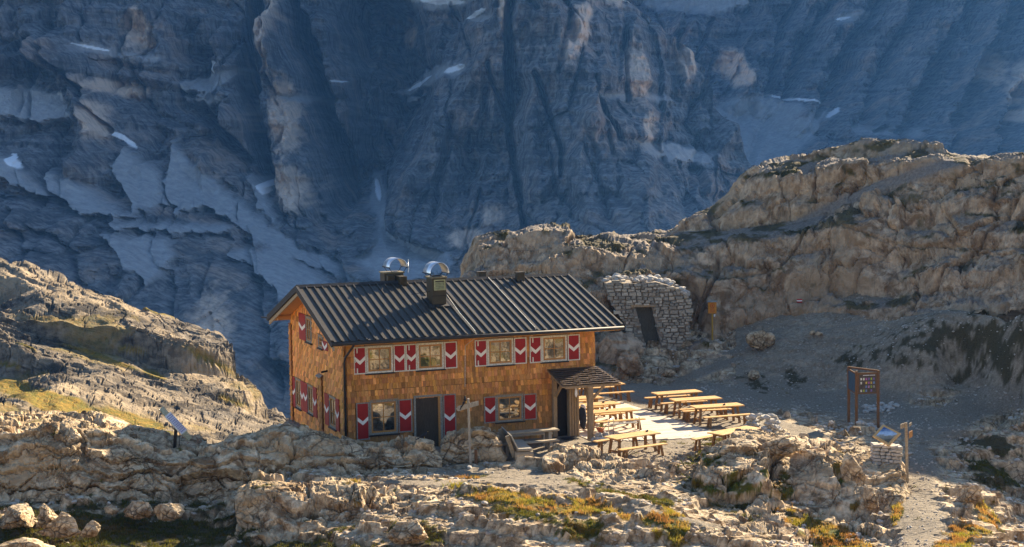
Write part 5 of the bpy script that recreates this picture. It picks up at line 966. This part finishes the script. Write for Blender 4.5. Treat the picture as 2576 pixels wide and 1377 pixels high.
def boulder(px, py, wpx, hpx, Y, label, seed, group='loose boulders', dep=1., mat=None):
    s = Y / F; c = at(np.float64(px), np.float64(py), Y); V = IV.copy(); rs = np.random.RandomState(seed)
    for _ in range(9):      # cut facets
        n = rs.normal(size=3); n[2] = abs(n[2]) * .8; n /= np.linalg.norm(n); dd = V @ n; k_ = rs.uniform(.36, .72); m = dd > k_; V[m] -= n * (dd[m] - k_)[:, None] * .92
    f1, f2, ii, fa = worley(V * 1.9 + .3 * fbm(V * 2, 3, seed=seed)[:, None] + seed, seed, True); V = V + V * (.16 * fbm(V * 1.6 + seed, 4, seed=seed) + .06 * fbm(V * 6 + seed, 3, seed=seed) + .16 * fa + .1 * (ii - .5) - .07 * (1 - sstep(0, .08, f2 - f1)))[:, None]
    V = V * np.array([wpx * s / 2, wpx * s / 2 * .8 * dep, hpx * s / 2]) * 1.22
    o = mesh_np('boulder', V, IF, mat or MR_near, attrs={'mask': np.zeros((len(V), 3))}); o.location = tuple(c); return tag(o, label, 'boulder', group)
BL = [(155, 1322, 98, 46, 52.6, 'smooth pale boulder with a flat front at the bottom left, in dark grass'), (122, 1300, 70, 52, 53.4, 'tilted slab boulder leaning on the smooth pale boulder, bottom left'), (160, 1298, 34, 22, 53.2, 'small stone wedged behind the smooth pale boulder, bottom left'), (224, 1330, 46, 38, 52.5, 'small angular boulder in dark grass, bottom left'), (45, 1292, 110, 60, 53.9, 'wide cracked boulder at the left edge, below the long ledge'),
      (352, 1276, 76, 50, 55, 'rounded boulder in the dark hollow, left of a similar one'), (424, 1282, 64, 46, 54.6, 'rounded boulder in the dark hollow, right of a similar one'), (282, 1282, 30, 20, 55, 'small pale stone in the dark hollow'), (70, 1372, 130, 36, 50.6, 'flat rough boulder in the bottom left corner'),
      (1915, 850, 62, 46, 86, 'whitish boulder beside the foot path below the cliff'), (2042, 836, 17, 13, 85.5, 'small round white stone at the path edge, left of two'), (2060, 838, 18, 13, 85.3, 'small round white stone at the path edge, right of two'), (1900, 942, 34, 24, 82.5, 'pale stone at the foot of the gravel slope'), (1680, 936, 34, 22, 84, 'flat pale stone left of the stone steps'),
      (1850, 1118, 110, 44, 60.1, 'big grey boulder topping the rugged outcrop at its left, before the half-hidden table'), (1890, 1104, 56, 26, 60.7, 'smaller boulder perched behind the big grey boulder on the rugged outcrop'), (1950, 1120, 100, 44, 59.8, 'rounded boulder right of the big grey boulder on the rugged outcrop'),
      (2190, 1245, 40, 60, 56.6, 'tall narrow boulder at the right foot of the rugged outcrop'), (2440, 1240, 70, 40, 57, 'low boulder beside the sunlit gravel path, right side'), (1720, 1255, 60, 22, 55.8, 'flat white slab in the hollow below the rugged outcrop'), (1030, 1330, 110, 60, 51.0, 'blocky boulder at the bottom edge, left of centre'), (1580, 910, 90, 60, 83.5, 'brown boulder between the hut and the stone steps'), (1540, 880, 130, 90, 84.6, 'large brown boulder behind the right corner of the hut'), (1790, 915, 120, 60, 86.3, 'broad shaded boulder right of the stone steps'), (2150, 1185, 56, 90, 58.4, 'pillar-like boulder with a flat top on the rugged outcrop')]
for i, b in enumerate(BL): boulder(*b, seed=100 + i, mat=MR_cliff if 'brown' in b[5] or 'shaded' in b[5] else None)
# stone steps
for i, (px, py, w_, h_, Y) in enumerate(((1722, 914, 50, 13, 86), (1721, 927, 58, 15, 85.4), (1724, 941, 40, 10, 84.8))):
    s = Y / F; c = at(np.float64(px), np.float64(py), Y); o = MB().box((0, 0, 0), (w_ * s, .4, h_ * s)).build('stone_step', M['stone'], bevel=.05); o.location = tuple(c); tag(o, ['topmost of three rough stone steps at the cliff foot', 'middle of three rough stone steps at the cliff foot', 'lowest of three rough stone steps at the cliff foot'][i], 'step', 'stone steps')
# merged heaps of stones (rubble capping of the store front follows)
def stones(name, pts, sizes, mat, seed, flat=.6):
    rs = np.random.RandomState(seed); V = []; Fc = []
    for i, (p, s) in enumerate(zip(pts, sizes)):
        v = JV * (1 + .35 * (rs.rand(len(JV)) - .5))[:, None] * np.array([s * rs.uniform(.7, 1.2), s * rs.uniform(.7, 1.1), s * rs.uniform(flat * .7, flat * 1.2)]); a = rs.uniform(0, 6.28); t = rs.uniform(-.4, .4)
        c_, s_ = math.cos(a), math.sin(a); v = v @ np.array([[c_, -s_, 0], [s_, c_, 0], [0, 0, 1]]).T; c_, s_ = math.cos(t), math.sin(t); v = v @ np.array([[c_, 0, s_], [0, 1, 0], [-s_, 0, c_]]).T
        V.append(v + np.array(p)); Fc.append(JF + i * len(JV))
    V = np.concatenate(V); return mesh_np(name, V, np.concatenate(Fc), mat, attrs={'mask': np.zeros((len(V), 3))})
cp = stones('capping_rubble', px_, rq.uniform(.1, .3, len(px_)), M['stone'], 12); cp.parent = sw
rs = np.random.RandomState(8); pts = []; sz = []
for lv in range(6):
    n_ = 9 - lv
    for i in range(n_): a = 6.28 * i / n_ + lv; r_ = .62 - lv * .05; pts.append((10.5 + r_ * math.cos(a) * 1.2, 66.75 + r_ * math.sin(a), .08 + lv * .14)); sz.append(rs.uniform(.15, .24))
o = stones('stone_cairn', pts, sz, M['stone'], 3, .55); tag(o, 'rounded heap of stacked pale stones right of the picnic tables', 'stone heap')
pts = [(15.2 + rs.normal() * .42, 69.0 + rs.normal() * .4, 0) for _ in range(110)]; pts = [(x, y, gz(x, y) + max(0, .32 - .4 * math.hypot(x - 15.2, y - 69.0)) * rs.rand()) for x, y, _ in pts]
o = stones('stone_heap', pts, rs.uniform(.06, .19, 110), M['stone'], 4); tag(o, 'loose pile of stones between the posts of the flower board', 'stone heap')
p = at(np.float64(2215), np.float64(912), 76.5); pts = [(p[0] + rs.normal() * .4, p[1] + rs.normal() * .4, 0) for _ in range(40)]; pts = [(x, y, gz(x, y) + .05) for x, y, _ in pts]
o = stones('stone_heap', pts, rs.uniform(.08, .22, 40), M['stone'], 5); tag(o, 'small pile of pale stones on the gravel slope above the flower board', 'stone heap')
pb2 = hw(10.12, -2.15); o = stones('stone_heap', [(pb2[0] + dx, pb2[1] + dy, z) for dx, dy, z in ((0, 0, .1), (.25, .05, .1), (-.2, .1, .1), (.05, .1, .3), (.3, .15, .28), (-.05, .25, .3), (.1, -.1, .12))], [.2, .2, .18, .18, .17, .17, .15], M['stone'], 6, .75); tag(o, 'few squared stones stacked at the foot of the porch post, under the flower pot', 'stone heap')
fp = empty('flower_pot', (pb2[0] + .08, pb2[1] + .1, .42), 0, label='terracotta pot with a bushy green plant beside the porch post', cat='flower pot')
MB().tube([(0, 0, 0), (0, 0, .13), (0, 0, .17)], [.10, .17, .18], 16).build('pot', M['terra'], fp, True); mb = MB()
for i in range(150): a = rnd.uniform(0, 6.28); r_ = rnd.uniform(0, .2); b = Vector((r_ * math.cos(a), r_ * math.sin(a), .15 + rnd.uniform(0, .16) * (1 - r_ * 2.5))); e = Vector((rnd.uniform(-.05, .05), rnd.uniform(-.05, .05), rnd.uniform(0, .06))); mb.add([b, b + e, b + e + Vector((.02, .02, -.02))], [(0, 1, 2)])
mb.build('plant', M['plant'], fp)
tr_ = empty('trolley_frame', hw(11.9, -.9, 0), TH, label='light tubular steel rack with two rounded handle loops between the near tables', cat='rack')
for x0_, x1_ in ((-.8, -.42), (.45, .8)): MB().tube([(x0_, -.1, 0), (x0_, -.1, .62), (x0_ + .05, -.1, .69), (x1_ - .05, .2, .69), (x1_, .22, .62), (x1_, .22, 0)], .017, 8).build('handle_loop', M['chrome'], tr_, True)
MB().tube([(-.8, -.1, .5), (.45, -.1, .5)], .014, 6).tube([(-.42, .22, .5), (.8, .22, .5)], .014, 6).build('rail', M['chrome'], tr_); MB().box((0, .05, .47), (1.2, .28, .02)).build('shelf', M['greyframe'], tr_)
jk = empty('jacket', hw(10.12, -.42, 0), TH, label='dark jacket with a pale hood hanging on the porch side boards', cat='jacket')
o = MB().tube([(0, 0, 1.25), (.02, 0, 1.12), (.03, -.02, .9), (.05, -.02, .65), (.04, -.02, .42), (.08, -.02, .3)], [.05, .15, .17, .15, .12, .05], 12).build('body', M['cloth'], jk, True); MB().tube([(-.05, -.03, 1.32), (.05, -.03, 1.28), (.16, -.03, 1.16)], [.04, .09, .05], 10).build('hood', M['pale'], jk, True)
# ------------------------------------------------------------------ rubble and grass, uncountable
rs = np.random.RandomState(21)
def ground_pts(n, cond):
    X = rs.uniform(-23, 27, n); Y = 46 + 46 * rs.rand(n) ** 1.15; Z = gz(X, Y); x, y = proj(np.stack([X, Y, Z], -1)); m = cond(X, Y, Z, x, y) & (x > -60) & (x < 2640); return X[m], Y[m], Z[m]
def mask_at(A, X, Y):
    i = np.clip(np.searchsorted(ys, Y) - 1, 0, len(ys) - 2); j = np.clip(np.searchsorted(xs, X) - 1, 0, len(xs) - 2); return A[i, j]
X, Y, Z = ground_pts(60000, lambda X, Y, Z, x, y: (mask_at(FL, X, Y) < .3) & (mask_at(grass, X, Y) < .5) & (fbm(np.stack([X, Y, 0 * X], -1) * .5, 3, seed=90) > -.12 - .25 * ((x > 1900) & (y < 1000)) - .2 * (x > 2250)))
X, Y, Z = X[:15000], Y[:15000], Z[:15000]; s_ = (.03 + .10 * rs.rand(len(X)) ** 3.5) * np.where(mask_at(gravel, X, Y) > .6, .55, 1)
o = stones('rubble', np.stack([X, Y, Z + s_ * .15], -1), s_, rock_mat('rubble_stone', (.56, .52, .45), (.34, .30, .25), 0, .3, bumpd=.01), 22); tag(o, 'grey rock chips strewn over paths and slopes', 'rubble', kind='stuff')
def blades(name, Pp, h, cols, label, seed, spread=.35, wdt=.012):
    rs = np.random.RandomState(seed); n = len(Pp); a = rs.uniform(0, 6.28, n); ln = h * rs.uniform(.5, 1.15, n); lean = rs.normal(size=(n, 2)) * spread * ln[:, None]; sd_ = np.stack([np.cos(a), np.sin(a), 0 * a], -1) * wdt
    V = np.empty((n, 3, 3)); V[:, 0] = Pp - sd_; V[:, 1] = Pp + sd_; V[:, 2] = Pp + np.stack([lean[:, 0], lean[:, 1], ln], -1); ci = np.clip(((fbm(Pp * .9, 3, seed=seed) * .9 + .5) * len(cols) + rs.normal(size=n) * .5).astype(int), 0, len(cols) - 1); c = cols[ci] * rs.uniform(.7, 1.3, n)[:, None]
    k = NM(name + '_mat', .7, 0, .2); A = k.attr('tint')[0]; k.l.new(A, k.b.inputs['Base Color']); tl = k.n.new('ShaderNodeBsdfTranslucent'); k.l.new(A, tl.inputs[0]); mx = k.n.new('ShaderNodeMixShader'); mx.inputs[0].default_value = .45
    k.l.new(k.b.outputs[0], mx.inputs[1]); k.l.new(tl.outputs[0], mx.inputs[2]); k.l.new(mx.outputs[0], k.n['Material Output'].inputs[0])
    o = mesh_np(name, V.reshape(-1, 3), np.arange(n * 3).reshape(-1, 3), k.m, attrs={'tint': np.repeat(c, 3, axis=0)}); return tag(o, label, 'grass', kind='stuff')
gold = np.array([(.17, .19, .03), (.30, .25, .03), (.40, .27, .06), (.38, .20, .05), (.27, .125, .035)])
green = np.array([(.09, .10, .015), (.13, .11, .02), (.06, .075, .012), (.16, .10, .02)])
X = rs.uniform(-23, 27, 900000); Y = rs.uniform(47, 66, 900000); g_ = mask_at(grass, X, Y); cl = fbm(np.stack([X, Y, 0 * X], -1) * 2.2, 3, seed=95)
m = (g_ > .45) & (cl > -.08); X, Y = X[m][:170000], Y[m][:170000]; Z = gz(X, Y); x, y = proj(np.stack([X, Y, Z], -1))
warmz = blobs(x, y, [(1690, 1325, 90, 50, 25), (2080, 1340, 170, 50, 25), (2420, 1350, 90, 50, -20), (2480, 1290, 60, 30, 50), (1320, 1250, 260, 40, 10), (2255, 1275, 20, 70, 10), (880, 1215, 40, 12, 0), (1500, 1275, 160, 30, 12)]) > .6
blades('dry_grass', np.stack([X, Y, Z - .01], -1)[warmz], .13, gold, 'golden and rusty autumn grass tufts among the foreground rocks', 31)
blades('grass', np.stack([X, Y, Z - .01], -1)[~warmz], .10, green, 'dark green grass and low plants in the shaded hollows', 32)
# blue mountain air
hb = MB(); hb.b2(-1700, 1900, -75, 2900, -165, 1090)
HZ = bpy.data.materials.new('mountain_air'); HZ.use_nodes = True; hn = HZ.node_tree; hn.nodes.remove(hn.nodes['Principled BSDF'])
pv = hn.nodes.new('ShaderNodeVolumePrincipled'); pv.inputs['Color'].default_value = (.13, .40, 1, 1); pv.inputs['Density'].default_value = .00009; pv.inputs['Anisotropy'].default_value = .2
hn.links.new(pv.outputs[0], hn.nodes['Material Output'].inputs['Volume'])
hz = hb.build('haze', HZ); tag(hz, kind='stuff', label='thin blue mountain air softening the far walls', cat='haze')
